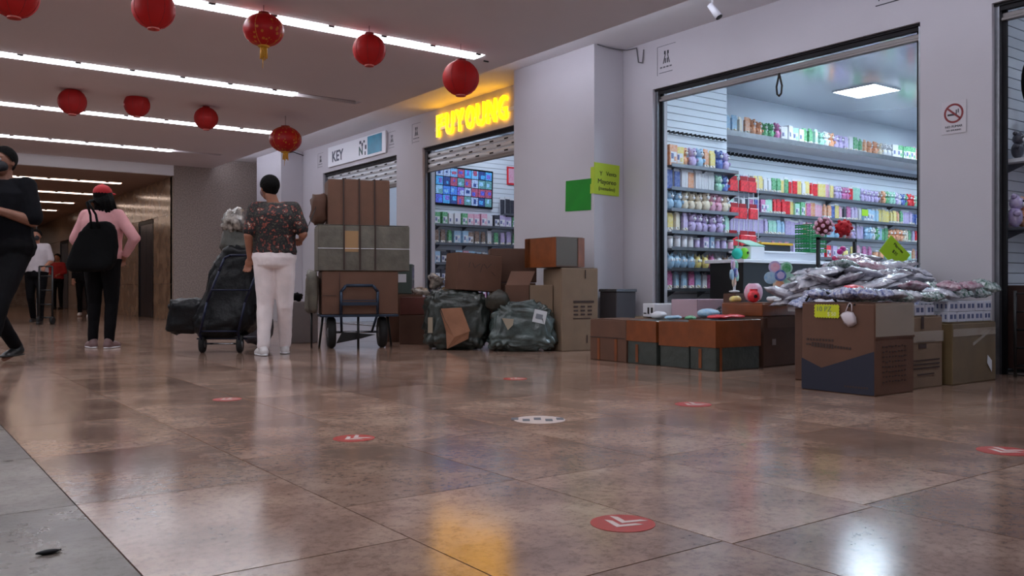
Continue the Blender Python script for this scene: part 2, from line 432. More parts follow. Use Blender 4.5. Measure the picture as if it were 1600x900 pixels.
for x, y, l in ((8.0, 10.8, 'left in the games shop'), (8.0, 9.5, 'right in the games shop'), (8.0, 14.0, 'in the shop behind the farthest shutter'), (7.9, 1.6, 'in the shop at the right edge')): sq_light(x, y, M_panel2, 'square ceiling panel light '+l)

# ------------------------------------------------------------------ slatwalls
def slatwall(name, label, p0, p1, z0, z1, nrm, pitch=.08):
    """p0, p1: xy ends on the wall face; nrm: outward xy"""
    p0, p1, n = Vector(p0), Vector(p1), Vector(nrm)
    L = (p1-p0).length; ang = math.atan2((p1-p0).y, (p1-p0).x)
    r = thing(name, label, 'slatwall', (p0.x, p0.y, 0), ang)
    sgn = 1 if Matrix.Rotation(-ang, 2) @ n is None or (Matrix.Rotation(-ang, 2) @ n).y > 0 else -1
    q = NB(); bb(q, (0, 0, z0), (L, sgn*.008, z1)); mk('backing', q, mat('slat_groove', (150, 154, 164), .6), r)
    q = NB(); bb(q, (0, sgn*.008, 0), (L, sgn*.02, pitch-.008)); me = bpy.data.meshes.new('slat'); q.to_mesh(me); q.free(); me.materials.append(M_slat)
    z = z0
    while z+pitch < z1:
        o = bpy.data.objects.new('slat', me); COL.objects.link(o); o.parent = r; o.location = (0, 0, z); z += pitch
    return r
slatwall('slatwall', 'short bright slatwall just inside the toy shop on the left', (6.95, 6.778), (8.055, 6.778), .1, 3.24, (0, -1))
slatwall('slatwall', 'long rear slatwall of the toy shop below the high shelf', (8.1, 7.898), (15.15, 7.898), .5, 2.56, (0, -1), .1)
slatwall('slatwall', 'slatwall inside the games shop behind the screen', (6.95, 11.748), (10.9, 11.748), .2, 3.2, (0, -1))
slatwall('slatwall', 'narrow sliver of slatwall in the shop at the right edge', (6.95, 3.218), (9.9, 3.218), .2, 3.2, (0, -1))

# ------------------------------------------------------------------ products
PAL = [('pink', (232, 160, 190)), ('pale blue', (150, 196, 230)), ('mint green', (150, 216, 190)), ('yellow', (240, 216, 110)), ('lilac', (192, 170, 222)),
       ('white', (226, 226, 232)), ('orange', (232, 150, 100)), ('red', (204, 44, 54)), ('dark grey', (60, 60, 70)), ('green', (60, 160, 90)), ('cream', (232, 216, 188)),
       ('deep blue', (50, 80, 170)), ('brown', (120, 84, 62)), ('magenta', (206, 90, 160))]
PM = {n: mat('toy_'+n.replace(' ', '_'), c, .4, col2=tuple(x+(236-x)*.45 for x in c) if n not in ('red', 'dark grey') else tuple(x*1.25 for x in c), vs=42, coat=.3) for n, c in PAL}
M_card = mat('header_card', (232, 232, 236), .5); M_eye = mat('bead_eye', (14, 14, 16), .2)
def pmesh(name, bm, extra):
    me = bpy.data.meshes.new(name); bm.to_mesh(me); bm.free()
    me.materials.append(PM['white'])
    for m in extra: me.materials.append(m)
    return me
PR = {}
q = NB(); bx(q, (0, 0, .115), (.068, .034, .13)); bx(q, (0, 0, .195), (.07, .006, .035), mi=0); bx(q, (0, 0, .025), (.068, .034, .05), mi=1)
for a_, b_ in ((-.018, .02), (.018, .03), (0, .045)): sph(q, (a_, -.018, b_), (.014, .008, .012), 6, 5, 2)
PR['toy_pack'] = pmesh('toy_pack', q, [M_card, PM['cream']])
q = NB(); sph(q, (0, 0, .065), (.052, .042, .065), 12, 8); sph(q, (0, -.008, .15), (.047, .042, .043), 12, 8); sph(q, (-.034, 0, .19), .017, 8, 6); sph(q, (.034, 0, .19), .017, 8, 6)
sph(q, (-.052, -.02, .085), (.015, .025, .022), 6, 5); sph(q, (.052, -.02, .085), (.015, .025, .022), 6, 5); sph(q, (0, -.048, .14), (.02, .012, .016), 6, 5, 1)
sph(q, (-.017, -.047, .16), .006, 6, 4, 2); sph(q, (.017, -.047, .16), .006, 6, 4, 2); PR['plush_toy'] = pmesh('plush_toy', q, [M_card, M_eye])
q = NB(); lathe(q, [(.036, 0), (.044, .02), (.046, .14)], 12); lathe(q, [(.05, .14), (.05, .165), (.02, .175)], 12, mi=1); PR['plastic_tub'] = pmesh('plastic_tub', q, [M_card])
q = NB(); bx(q, (0, 0, .095), (.105, .09, .19)); bx(q, (0, -.046, .075), (.08, .004, .10), mi=1); bx(q, (-.02, -.049, .085), (.03, .003, .05), mi=2); bx(q, (.02, -.049, .06), (.025, .003, .04)); PR['boxed_toy'] = pmesh('boxed_toy', q, [M_card, mat('window_print', (120, 128, 170), .4, var=.5, vs=60)])
q = NB(); sph(q, (0, 0, .07), (.048, .042, .07), 12, 8); cyl(q, (-.024, 0, .12), (-.034, 0, .165), .014, .003, 6); cyl(q, (.024, 0, .12), (.034, 0, .165), .014, .003, 6)
sph(q, (-.017, -.038, .09), (.014, .006, .016), 8, 5, 1); sph(q, (.017, -.038, .09), (.014, .006, .016), 8, 5, 1); PR['owl_toy'] = pmesh('owl_toy', q, [M_card])
q = NB()
for k in range(4): bx(q, (-.033+k*.022, 0, .1), (.018, .014, .2), mi=0)
bx(q, (0, .01, .1), (.096, .004, .21), mi=1); bx(q, (0, .008, .215), (.096, .006, .03), mi=1); PR['pen_set'] = pmesh('pen_set', q, [M_card])
KIND = {'toy_pack': ('white-headed bagged toy', 'toy pack'), 'plush_toy': ('plush toy', 'plush toy'), 'plastic_tub': ('white-lidded tub', 'tub'),
        'boxed_toy': ('window-boxed toy', 'toy box'), 'owl_toy': ('eared egg-shaped toy', 'toy'), 'pen_set': ('carded stick set', 'pen set')}
def product(kind, cname, loc, rz, where, group, sc=1):
    o = bpy.data.objects.new(kind, PR[kind]); COL.objects.link(o)
    o.material_slots[0].link = 'OBJECT'; o.material_slots[0].material = PM[cname]
    o.location = loc; o.rotation_euler = (0, 0, rz); o.scale = (sc, sc, sc)
    d, c = KIND[kind]
    tag(o, '%s %s %s' % (cname, d, where), c, group); return o
def shelf(label, x0, x1, yw, z, depth=.16, t=.018, m=None, lip=False):
    r = thing('wall_shelf', label, 'shelf', ((x0+x1)/2, yw, z))
    q = NB(); bb(q, (-(x1-x0)/2, -depth, -t), ((x1-x0)/2, 0, 0)); mk('board', q, m or M_alu, r, .002)
    q = NB(); bb(q, (-(x1-x0)/2, -depth-.004, -t), ((x1-x0)/2, -depth-.001, .018)); mk('front_lip', q, M_alu, r)
    x = -(x1-x0)/2+.1
    while x < (x1-x0)/2 and depth < .4:
        q = NB(); plate(q, [(x, 0, -t), (x, -depth*.8, -t), (x, 0, -t-.07)], (1, 0, 0), .006); mk('bracket', q, M_alu, r); x += max(.5, (x1-x0)/4)
def row(kinds, cols, x0, x1, y, z, step, where, group, sc=1, jit=.01):
    x = x0; k = 0; kd = random.choice(kinds); cn = random.choice(cols); left = 0
    while x <= x1:
        if left <= 0: kd = random.choice(kinds); left = random.randint(2, 5)
        if random.random() < .7: cn = random.choice(cols)
        product(kd, cn, (x, y+random.uniform(-jit, jit), z+.0005), random.uniform(-.25, .25), where, group, sc*random.uniform(.93, 1.07)); left -= 1
        x += step*random.uniform(.94, 1.08)
PASTEL = ['pink', 'pale blue', 'mint green', 'lilac', 'white', 'cream']; BRIGHT = ['pink', 'yellow', 'orange', 'red', 'green', 'deep blue', 'magenta', 'white', 'lilac', 'mint green']
YW1 = 6.755
for z, kinds, cols, wh, sc in [(1.97, ['plush_toy', 'boxed_toy', 'toy_pack'], ['dark grey', 'green', 'deep blue', 'yellow', 'orange', 'pale blue', 'lilac'], 'on the short slatwall, top shelf', 1.1),
                      (1.72, ['plush_toy', 'toy_pack', 'pen_set'], BRIGHT, 'on the short slatwall, shelf two', 1.05),
                      (1.49, ['plush_toy'], PASTEL+['orange', 'yellow'], 'on the short slatwall, shelf three', 1.1),
                      (1.25, ['plush_toy', 'toy_pack'], PASTEL+['dark grey', 'yellow', 'brown'], 'on the short slatwall, shelf four', 1.05),
                      (1.07, ['plastic_tub', 'boxed_toy'], ['pale blue', 'white', 'mint green', 'pink', 'lilac'], 'on the short slatwall, shelf five', .78),
                      (.845, ['owl_toy'], ['yellow', 'brown', 'magenta', 'pale blue', 'orange', 'mint green', 'red', 'lilac', 'white'], 'on the short slatwall, shelf six', 1.1),
                      (.62, ['boxed_toy', 'toy_pack'], ['white', 'pale blue', 'magenta', 'white'], 'on the short slatwall, lowest shelf', .95)]:
    shelf('narrow metal wall shelf %s' % wh, 6.95, 8.05, YW1, z, .17)
    row(kinds, cols, 7.0, 8.0, YW1-.09, z, .112, wh, 'goods '+wh, sc)
YW2 = 7.876
for z, kinds, cols, wh, sc, st_ in [(1.97, ['toy_pack', 'pen_set', 'plush_toy'], BRIGHT+['brown'], 'on the rear slatwall, upper rail', 1.05, .098),
                      (1.67, ['toy_pack', 'pen_set', 'boxed_toy'], BRIGHT+['pale blue', 'dark grey'], 'on the rear slatwall, middle rail', 1.05, .098),
                      (1.38, ['toy_pack', 'plush_toy', 'pen_set'], PASTEL+['green', 'orange', 'red'], 'on the rear slatwall, lower rail', 1.05, .098),
                      (1.08, ['boxed_toy', 'toy_pack', 'plastic_tub'], BRIGHT, 'on the rear slatwall, bottom rail', 1.0, .16)]:
    shelf('long narrow metal shelf %s' % wh, 8.2, 14.9, YW2, z, .16)
    row(kinds, cols, 9.0, 14.6, YW2-.085, z, st_, wh, 'goods '+wh, sc)
shelf('deep white high shelf running the length of the toy shop rear wall', 8.1, 15.1, 7.89, 2.67, .42, .05, M_white)
row(['boxed_toy', 'toy_pack', 'plush_toy', 'plastic_tub'], ['pink', 'mint green', 'white', 'orange', 'green', 'lilac', 'pale blue', 'magenta', 'cream'], 8.5, 14.5, 7.56, 2.67, .125, 'on the deep high shelf', 'goods on the high shelf of the toy shop', 1.1)
q = NB(); x = 8.2
while x < 14.8:
    bx(q, (x, 7.85, 2.47), (.015, .05, .04)); bx(q, (x, 7.815, 2.45), (.03, .012, .03)); x += .085
tag(mk('display_hook', q, M_dark), 'row of small dark display hooks beneath the deep high shelf', 'hooks', None, 'stuff')
q = NB(); x = 6.98
while x < 8.03:
    bx(q, (x, 6.73, 2.36), (.012, .05, .02)); bx(q, (x, 6.70, 2.345), (.03, .012, .022)); x += .07
tag(mk('display_hook', q, M_dark), 'row of small dark hooks on the short bright slatwall', 'hooks', None, 'stuff')
# red hanging packs at the slatwall corner
for k in range(9):
    r = thing('hanging_pack', 'small bright red carded pack hanging at the slatwall corner', 'toy pack', (8.12+(k % 3)*.17, 6.72-(k % 2)*.02, 1.10+(k//3)*.32), group='red packs at the slatwall corner')
    q = NB(); bx(q, (0, 0, .1), (.15, .03, .13)); mk('bag', q, PM['red'], r, .006)
    q = NB(); bx(q, (0, 0, .19), (.13, .006, .05)); mk('header_card', q, mat('red_card', (170, 20, 34), .5), r)
r = thing('wire_panel', 'white wire grid panel standing at the end of the short slatwall', 'rack', (8.36, 6.76, 0))
for k in range(7):
    q = NB(); cyl(q, (-.27+k*.09, 0, 0), (-.27+k*.09, 0, 2.0), .005, seg=6); mk('wire', q, M_white, r)
for k in range(9):
    q = NB(); cyl(q, (-.27, .008, .1+k*.23), (.27, .008, .1+k*.23), .005, seg=6); mk('wire', q, M_white, r)

# games shop (behind the yellow sign)
r = thing('wall_screen', 'wide wall screen covered with small bright blue pictures', 'screen', (7.6, 11.7, 1.95), rot=(0, .02, 0))
q = NB(); bx(q, (0, 0, .29), (1.12, .04, .62)); mk('bezel', q, M_dark, r, .006)
sc_cols = [(70, 120, 205), (110, 165, 220), (130, 175, 215), (80, 90, 190), (150, 80, 110), (150, 170, 205), (50, 70, 130), (90, 140, 150), (110, 100, 190), (70, 150, 210)]
for i in range(8):
    for j in range(4):
        c = random.randrange(len(sc_cols)); q = NB(); bx(q, (-.465+i*.133, -.023, .08+j*.142), (.122, .006, .13))
        bx(q, (-.465+i*.133+random.uniform(-.025, .025), -.027, .08+j*.142+random.uniform(-.025, .025)), (random.uniform(.03, .09), .003, random.uniform(.03, .08)), None, 1)
        mk('picture', q, [mat('screen_%d' % c, sc_cols[c], .3, emit=.55, var=.6, vs=40), mat('screen_%d' % ((c*3+1) % 10), sc_cols[(c*3+1) % 10], .3, emit=.55, var=.6, vs=40)], r)
r = thing('poster', 'pink and white poster behind the half raised shutter', 'poster', (8.65, 11.715, 2.35))
q = NB(); bx(q, (0, 0, .15), (.36, .008, .3)); mk('border', q, PM['red'], r)
q = NB(); bx(q, (0, -.006, .15), (.3, .006, .24)); mk('sheet', q, PM['pink'], r)
for z, kinds, cols, wh in [(1.62, ['toy_pack', 'boxed_toy'], ['white', 'pink', 'green', 'white', 'dark grey', 'lilac'], 'in the games shop, top shelf'),
                           (1.33, ['boxed_toy', 'toy_pack'], ['white', 'lilac', 'dark grey', 'green', 'pale blue', 'brown'], 'in the games shop, shelf two'),
                           (1.02, ['boxed_toy'], ['dark grey', 'deep blue', 'pale blue', 'pink', 'white'], 'in the games shop, shelf three'),
                           (.74, ['boxed_toy', 'toy_pack'], ['magenta', 'pink', 'deep blue', 'green', 'dark grey'], 'in the games shop, shelf four'),
                           (.46, ['boxed_toy'], ['white', 'dark grey', 'magenta'], 'in the games shop, lowest shelf')]:
    shelf('narrow shelf %s' % wh, 7.0, 9.0, 11.725, z, .18)
    row(kinds, cols, 7.06, 8.95, 11.64, z, .125, wh, 'goods '+wh, 1.05)
row(['pen_set'], ['dark grey', 'deep blue', 'dark grey'], 8.35, 8.9, 11.66, 1.84, .1, 'hung high beside the wall screen', 'goods beside the wall screen', 1.3)
shelf('small shelf to the right of the wall screen', 8.3, 8.95, 11.725, 1.84, .16)
# corner shop at the right edge: a strip of shelving
for k, (z, m, nm) in enumerate([(2.30, M_blackcloth, 'black'), (1.98, PM['white'], 'white'), (1.93, M_blackcloth, 'black'), (2.30, PM['pale blue'], 'pale blue')]):
    x = 7.12+(k % 2)*.17+(.0 if k < 2 else .3)
    r = thing('hanging_bag', '%s bag hanging in the shop at the right edge, %s' % (nm, ('uppermost', 'middle', 'lowest', 'innermost')[k]), 'bag', (x, 3.05, z-.25))
    q = NB(); sph(q, (0, 0, .16), (.075, .05, .18), 12, 10); mk('body', q, m, r)
    q = NB(); tube(q, [(-.04, 0, .3), (-.02, 0, .42), (.02, 0, .42), (.04, 0, .3)], .007, 6); mk('strap', q, M_black, r)
shelf('white shelf in the shop at the right edge', 6.96, 7.9, 3.19, 1.62, .22, .03, M_white)
shelf('dark shelf in the shop at the right edge', 6.96, 7.9, 3.19, 1.1, .2, .02)
row(['plush_toy', 'boxed_toy'], ['dark grey', 'white', 'dark grey'], 7.02, 7.8, 3.09, 1.62, .13, 'on the white shelf at the right edge', 'goods in the shop at the right edge')
row(['plush_toy', 'toy_pack'], ['orange', 'pink', 'red', 'lilac'], 7.02, 7.8, 3.10, 1.1, .12, 'on the dark shelf at the right edge', 'goods in the shop at the right edge', 1.2)
r = thing('display_rack', 'thin black standing rack at the right edge of the frame', 'rack', (6.62, 2.93, 0))
for x, y, h in ((0, 0, .62), (.22, 0, 1.75), (.0, -.25, .62), (.22, -.25, 1.75)):
    q = NB(); cyl(q, (x, y, 0), (x, y, h), .012, seg=8); mk('post', q, M_black, r)
for k in range(5):
    q = NB(); z = .08+k*.13
    for j in range(5): cyl(q, (0, -j*.0625, z), (.22, -j*.0625, z), .004, seg=5)
    cyl(q, (0, 0, z), (0, -.25, z), .006, seg=5); cyl(q, (.22, 0, z), (.22, -.25, z), .006, seg=5); mk('wire_shelf', q, M_black, r)
r = thing('cabinet', 'dark brown low cabinet in the shop at the right edge', 'cabinet', (7.35, 2.95, 0))
q = NB(); bb(q, (-.4, -.2, .03), (.4, .2, .66)); mk('body', q, mat('dark_wood', (62, 40, 34), .5, var=.2, vs=8), r, .005)
for s in (-1, 1):
    q = NB(); bb(q, (s*.2-.19, -.215, .05), (s*.2+.19, -.2, .64)); mk('door', q, mat('dark_wood', (62, 40, 34), .5), r, .003)

# shop counter and things on it
r = thing('shop_counter', 'black fronted shop counter with a white top inside the toy shop', 'counter', (8.15, 6.05, 0))
q = NB(); bb(q, (-.95, -.22, 0), (.95, .22, .90)); mk('body', q, M_black, r, .004)
q = NB(); bb(q, (-.99, -.26, .90), (.99, .26, .935)); mk('worktop', q, M_white, r, .004)
q = NB(); bb(q, (-.6, -.05, .935), (.55, .2, 1.02)); bb(q, (-.65, -.08, 1.02), (.6, .22, 1.04)); mk('raised_ledge', q, M_white, r, .003)
r = thing('cash_tray', 'black tray with yellow stripe on the counter ledge', 'tray', (7.95, 6.1, 1.04))
q = NB(); bb(q, (-.3, -.08, 0), (.3, .1, .07)); mk('body', q, M_black, r, .008)
q = NB(); bb(q, (-.22, -.085, .071), (.34, .06, .095)); mk('yellow_band', q, mat('yellow_plastic', (226, 176, 40), .4), r, .003)
r = thing('basket_stack', 'stack of green plastic shopping baskets on the counter', 'basket', (8.62, 6.02, 1.04))
for k in range(6):
    q = NB(); z = k*.055
    for a in (-1, 1):
        for j in range(2): bx(q, (0, a*.09, z+.012+j*.022), (.32, .012, .012)); bx(q, (a*.155, 0, z+.012+j*.022), (.012, .18, .012))
        for j in range(7): bx(q, (-.15+j*.05, a*.092, z+.02), (.008, .008, .045))
    mk('basket', q, mat('green_plastic', (20, 130, 70), .35), r, label='open grid green basket' if k == 5 else None)
r = thing('cash_register', 'small pale desktop machine with green top on the counter', 'machine', (7.5, 5.98, .935))
q = NB(); bb(q, (-.12, -.1, 0), (.12, .1, .14)); mk('body', q, M_white, r, .01)
q = NB(); plate(q, [(-.12, -.1, .15), (.12, -.1, .15), (.12, .1, .22), (-.12, .1, .22)], (0, -.3, 1), .01); mk('lid', q, PM['mint green'], r)
r = thing('plush_toy', 'turquoise and lime fish plush on the left end of the counter', 'plush toy', (7.27, 5.93, .935))
q = NB(); sph(q, (-.04, 0, .06), (.065, .05, .06), 14, 10); mk('body', q, mat('teal_plush', (40, 190, 170), .8), r)
q = NB(); sph(q, (.05, -.02, .065), (.05, .045, .062), 14, 10); mk('face', q, mat('lime_plush', (130, 210, 60), .8), r); 
q = NB(); sph(q, (.05, -.065, .07), (.015, .01, .015), 8, 6); mk('eye', q, M_eye, r)
# display stand right with plush heads, pink teddy pack, neon sign
r = thing('display_stand', 'black square tube display stand behind the heap of packs', 'stand', (6.62, 4.55, 0))
for x in (0, .55):
    q = NB(); bx(q, (x, 0, .54), (.025, .025, 1.08)); mk('post', q, M_black, r)
q = NB(); bx(q, (.275, 0, 1.07), (.575, .025, .025)); mk('top_bar', q, M_black, r)
q = NB(); bx(q, (.275, 0, .72), (.575, .22, .02)); mk('shelf', q, M_black, r)
def pompom(loc, c1, c2, lab, n=26, R=.09):
    r = thing('pompom_toy', lab, 'plush toy', loc)
    q = NB(); sph(q, (0, 0, 0), R*.8, 14, 10); mk('core', q, c1, r)
    q = NB()
    for k in range(n):
        a = k*2.4; zz = 1-2*(k+.5)/n; rr = math.sqrt(1-zz*zz); sph(q, (R*.82*rr*math.cos(a), R*.82*rr*math.sin(a), R*.82*zz), R*.2, 6, 5)
    o = mk('tuft', q, c2, r); o['kind'] = 'stuff'
pompom((6.70, 4.55, 1.175), mat('dark_red_plush', (90, 16, 26), .8), PM['pink'], 'dark red and pink speckled plush ball on the black stand')
pompom((6.92, 4.5, 1.17), mat('red_plush', (190, 20, 34), .7), mat('red_plush', (190, 20, 34), .7), 'bright red plush heart on the black stand', 20, .082)
for k, (c, x) in enumerate([('white', 7.02), ('pink', 7.10), ('yellow', 7.19)]):
    product('plush_toy', c, (x, 4.56, 1.0825), .2, 'at the right end of the black stand', None, .5) if x < 7.15 else None
r = thing('teddy_pack', 'pink teddy bear in a clear bag tied with a magenta bow', 'toy pack', (6.56, 4.33, .70))
q = NB(); sph(q, (0, 0, .06), (.06, .045, .07), 12, 10); sph(q, (0, -.01, .15), .05, 12, 10); sph(q, (-.035, 0, .19), .02, 8, 6); sph(q, (.035, 0, .19), .02, 8, 6); mk('bear', q, mat('rose_plush', (214, 70, 120), .7, var=.3, vs=20), r)
q = NB(); sph(q, (.02, -.02, .245), (.04, .02, .025), 8, 6); sph(q, (.06, -.02, .27), (.04, .02, .025), 8, 6); mk('bow', q, mat('magenta_satin', (200, 40, 140), .3), r)
M_neon = mat('neon_card', (178, 226, 40), .55); M_ink = mat('marker_ink', (36, 44, 30), .7)
r = thing('price_sign', 'tilted neon yellow card sign standing in the heap of packs', 'sign', D(1398, 394, 6.9), rot=(PI/2, .72, -CA+.25))
q = NB(); bx(q, (0, 0, 0), (.235, .165, .004)); mk('card', q, M_neon, r)
text('lettering', 'Mayoreo', .03, M_ink, r, (0, .05, .003), (0, 0, 0)); text('lettering', '$35', .035, M_ink, r, (0, -.0, .003), (0, 0, 0))
q = NB(); bx(q, (.09, -.1, -.012), (.02, .3, .008), Matrix.Rotation(.72, 3, 'Z')); mk('stick', q, M_black, r)
r = thing('price_sign', 'small neon yellow card hung on the middle rail of the rear slatwall', 'sign', (12.35, 7.66, 1.80))
q = NB(); bx(q, (0, 0, 0), (.17, .004, .1)); mk('card', q, M_neon, r)

# ------------------------------------------------------------------ signs on the shop wall
r = thing('shop_sign', 'glowing yellow three-dimensional capital letters above the half shutter', 'sign', (XW-.03, 10.06, 2.985))
M_letter = mat('sign_acrylic', (255, 224, 10), .4, emit=SIGN_E)
M_letter.node_tree.nodes['Principled BSDF'].inputs['Emission Color'].default_value = (1, .47, .002, 1)
xs = .83
for ch in 'FUYOUNG':
    b = text_bm(ch, .45, .012, .003)
    mx = max(v.co.x for v in b.verts); mn = min(v.co.x for v in b.verts); sc_ = .196/(mx-mn)
    o = mk('letter', b, M_letter, r, loc=(0, xs, 0), rot=ROT_WALL); o.scale = (sc_, 1, 1); xs -= .262
q = NB(); bx(q, (.018, 0, -.02), (.02, 1.98, .05)); mk('mounting_rail', q, M_white, r)
r = thing('shop_sign', 'white sign board with dark letters and a teal block over the farthest shop', 'sign', (XW-.02, 13.65, 3.0))
q = NB(); bx(q, (0, 0, 0), (.03, 2.2, .36)); mk('board', q, M_white, r, .004)
q = NB(); bx(q, (-.017, -.72, .01), (.006, .5, .30)); mk('teal_block', q, mat('teal_vinyl', (30, 130, 160), .4, var=.15, vs=6), r)
M_navy = mat('navy_vinyl', (24, 26, 60), .4)
text('lettering', 'KEY', .26, M_navy, r, (-.018, .7, -.02), ROT_WALL, bold=.006)
text('lettering', 'N', .2, mat('green_vinyl', (30, 70, 70), .4), r, (-.018, -.22, -.05), ROT_WALL, bold=.006)
for k, (y, z, w, h) in enumerate([(-.2, .1, .06, .05), (-.27, .06, .05, .05), (-.34, .1, .05, .04), (-.40, .0, .05, .07), (-.38, -.1, .03, .06)]):
    q = NB(); bx(q, (-.017, y, z), (.005, w, h)); mk('symbol', q, M_navy, r)
M_decal = mat('decal_ink', (92, 92, 100), .6); M_decal2 = mat('decal_dark_ink', (36, 36, 44), .6)
def decal(y, z, lab, big=1):
    r = thing('shop_number_decal', lab, 'decal', (XW-.002, y, z))
    q = NB(); w, h = .26*big, .3*big
    for a in ((0, h/2, w, .004), (w/2, 0, .004, h)): bx(q, (0, a[0], a[1]), (.002, a[2], a[3]))
    mk('outline', q, M_decal, r)
    q = NB()
    for s in (-1, 1):
        bx(q, (-.0005, s*.022*big, .075*big), (.002, .02*big, .035*big)); bx(q, (-.0005, s*.03*big, .01*big), (.002, .008*big, .10*big), Matrix.Rotation(s*.3, 3, 'X')); bx(q, (-.0005, s*.014*big, -.01*big), (.002, .012*big, .05*big))
    mk('emblem', q, M_decal2, r)
    q = NB()
    for k in range(4): bx(q, (-.0005, .075*big-k*.045*big, -.075*big), (.002, .03*big, .014*big))
    bx(q, (-.0005, .01*big, -.13*big), (.002, .19*big, .006*big)); mk('caption', q, M_decal, r)
decal(6.42, 3.03, 'outlined emblem decal at the upper left of the toy shop wall')
decal(11.62, 3.0, 'outlined emblem decal left of the glowing yellow letters')
decal(15.15, 3.0, 'outlined emblem decal at the left end of the white sign board', .9)
decal(12.4, 3.0, 'outlined emblem decal at the right end of the white sign board', .9)
r = thing('wall_lettering', 'dark underlined wall lettering cut by the top of the frame', 'lettering', (XW-.002, 3.85, 2.98))
text('lettering', 'FACTORY', .085, M_decal2, r, (0, 0, .05), ROT_WALL, .001); q = NB(); bx(q, (0, 0, -.01), (.002, .42, .008)); mk('underline', q, M_decal2, r)
# no smoking sign
r = thing('no_smoking_sign', 'small no smoking sign on the pier right of the toy shop', 'sign', (XW-.004, 3.41, 1.95))
q = NB(); bx(q, (0, 0, 0), (.004, .19, .25)); mk('plate', q, mat('sign_plate', (196, 190, 196), .4), r)
q = NB(); n = 28
for k in range(n):
    a0, a1 = 2*PI*k/n, 2*PI*(k+1)/n
    plate(q, [(-.004, .075*math.cos(a0), .03+.075*math.sin(a0)), (-.004, .075*math.cos(a1), .03+.075*math.sin(a1)), (-.004, .06*math.cos(a1), .03+.06*math.sin(a1)), (-.004, .06*math.cos(a0), .03+.06*math.sin(a0))], (-1, 0, 0), .002)
bx(q, (-.005, 0, .03), (.002, .135, .014), Matrix.Rotation(.72, 3, 'X')); mk('red_ring', q, mat('sign_red', (122, 24, 30), .5), r)
q = NB(); bx(q, (-.0035, .012, .02), (.002, .07, .014)); bx(q, (-.0035, -.02, .04), (.002, .006, .03)); bx(q, (-.0035, -.035, .045), (.002, .006, .03)); mk('cigarette', q, M_decal2, r)
text('lettering', 'NO FUMAR', .026, M_decal2, r, (-.003, .0, -.072), ROT_WALL, .001); text('lettering', 'NO SMOKING', .018, M_decal2, r, (-.003, 0, -.1), ROT_WALL, .001)
# posters on the pillar
r = thing('poster', 'plain green paper taped to the pillar face', 'poster', (6.266, 7.33, 1.66), rot=(.03, 0, 0))
q = NB(); bx(q, (0, 0, 0), (.003, .43, .34)); mk('sheet', q, mat('green_paper', (14, 130, 24), .7, var=.08, vs=5), r)
r = thing('poster', 'yellow-green handwritten poster folded around the pillar edge', 'poster', (6.27, 7.066, 1.83), rot=(0, .03, 0))
q = NB(); bx(q, (-.002, .03, 0), (.003, .062, .34)); bx(q, (.18, -.002, -.005), (.362, .003, .34)); mk('sheet', q, mat('lime_paper', (176, 200, 50), .65), r)
for s, x, z, zz in (('Y', .09, .05, .07), ('Venta', .24, .055, .065), ('Mayoreo', .18, -.035, .075), ('(menudeo)', .18, -.11, .055)):
    text('handwriting', s, zz, M_ink, r, (x, -.0045, z), (PI/2, 0, 0))
# spotlight and conduit
r = thing('spotlight', 'small white spotlight on the soffit above the toy shop', 'spotlight', (6.12, 5.3, ZS))
q = NB(); cyl(q, (0, 0, 0), (0, 0, -.03), .035, seg=12); cyl(q, (0, 0, -.03), (0, 0, -.09), .008, seg=8); mk('mount', q, M_white, r)
q = NB(); cyl(q, (-.01, .02, -.07), (.03, -.05, -.19), .028, .036, 14); mk('lamp_head', q, M_white, r); q = NB(); cyl(q, (.03, -.05, -.19), (.032, -.054, -.197), .032, seg=14); mk('lens', q, M_dark, r)
r = thing('cable', 'thin dark cable running along the top of the pillar return', 'cable', (0, 0, 0))
q = NB(); tube(q, [(6.3, 7.05, 3.262), (6.45, 7.045, 3.25), (6.6, 7.05, 3.255), (6.68, 7.0, 3.25), (6.685, 6.85, 3.24), (6.685, 6.82, 3.08), (6.685, 6.76, 3.06), (6.685, 6.74, 3.2)], .006, 6); mk('cord', q, mat('grey_cord', (110, 108, 112), .6), r)
r = thing('cable', 'thin dark cable near the ornate rear lantern', 'cable', (0, 0, 0))
q = NB(); tube(q, [(6.2, 15.95, 3.26), (6.3, 15.95, 3.2), (6.5, 15.96, 3.24), (6.68, 15.9, 3.18)], .008, 6); mk('cord', q, M_dark, r)
# camera dome at the far ceiling
r = thing('security_camera', 'small dark dome camera on the far lowered ceiling', 'camera', D(108, 262, 18.8))
q = NB(); sph(q, (0, 0, -.03), .07, 14, 10); mk('dome', q, M_black, r); q = NB(); cyl(q, (0, 0, 0), (0, 0, .26), .012, seg=8); mk('stem', q, M_black, r)
q = NB(); bx(q, (-.38, -.1, -.08), (.5, .03, .035)); mk('bar', q, M_black, r)

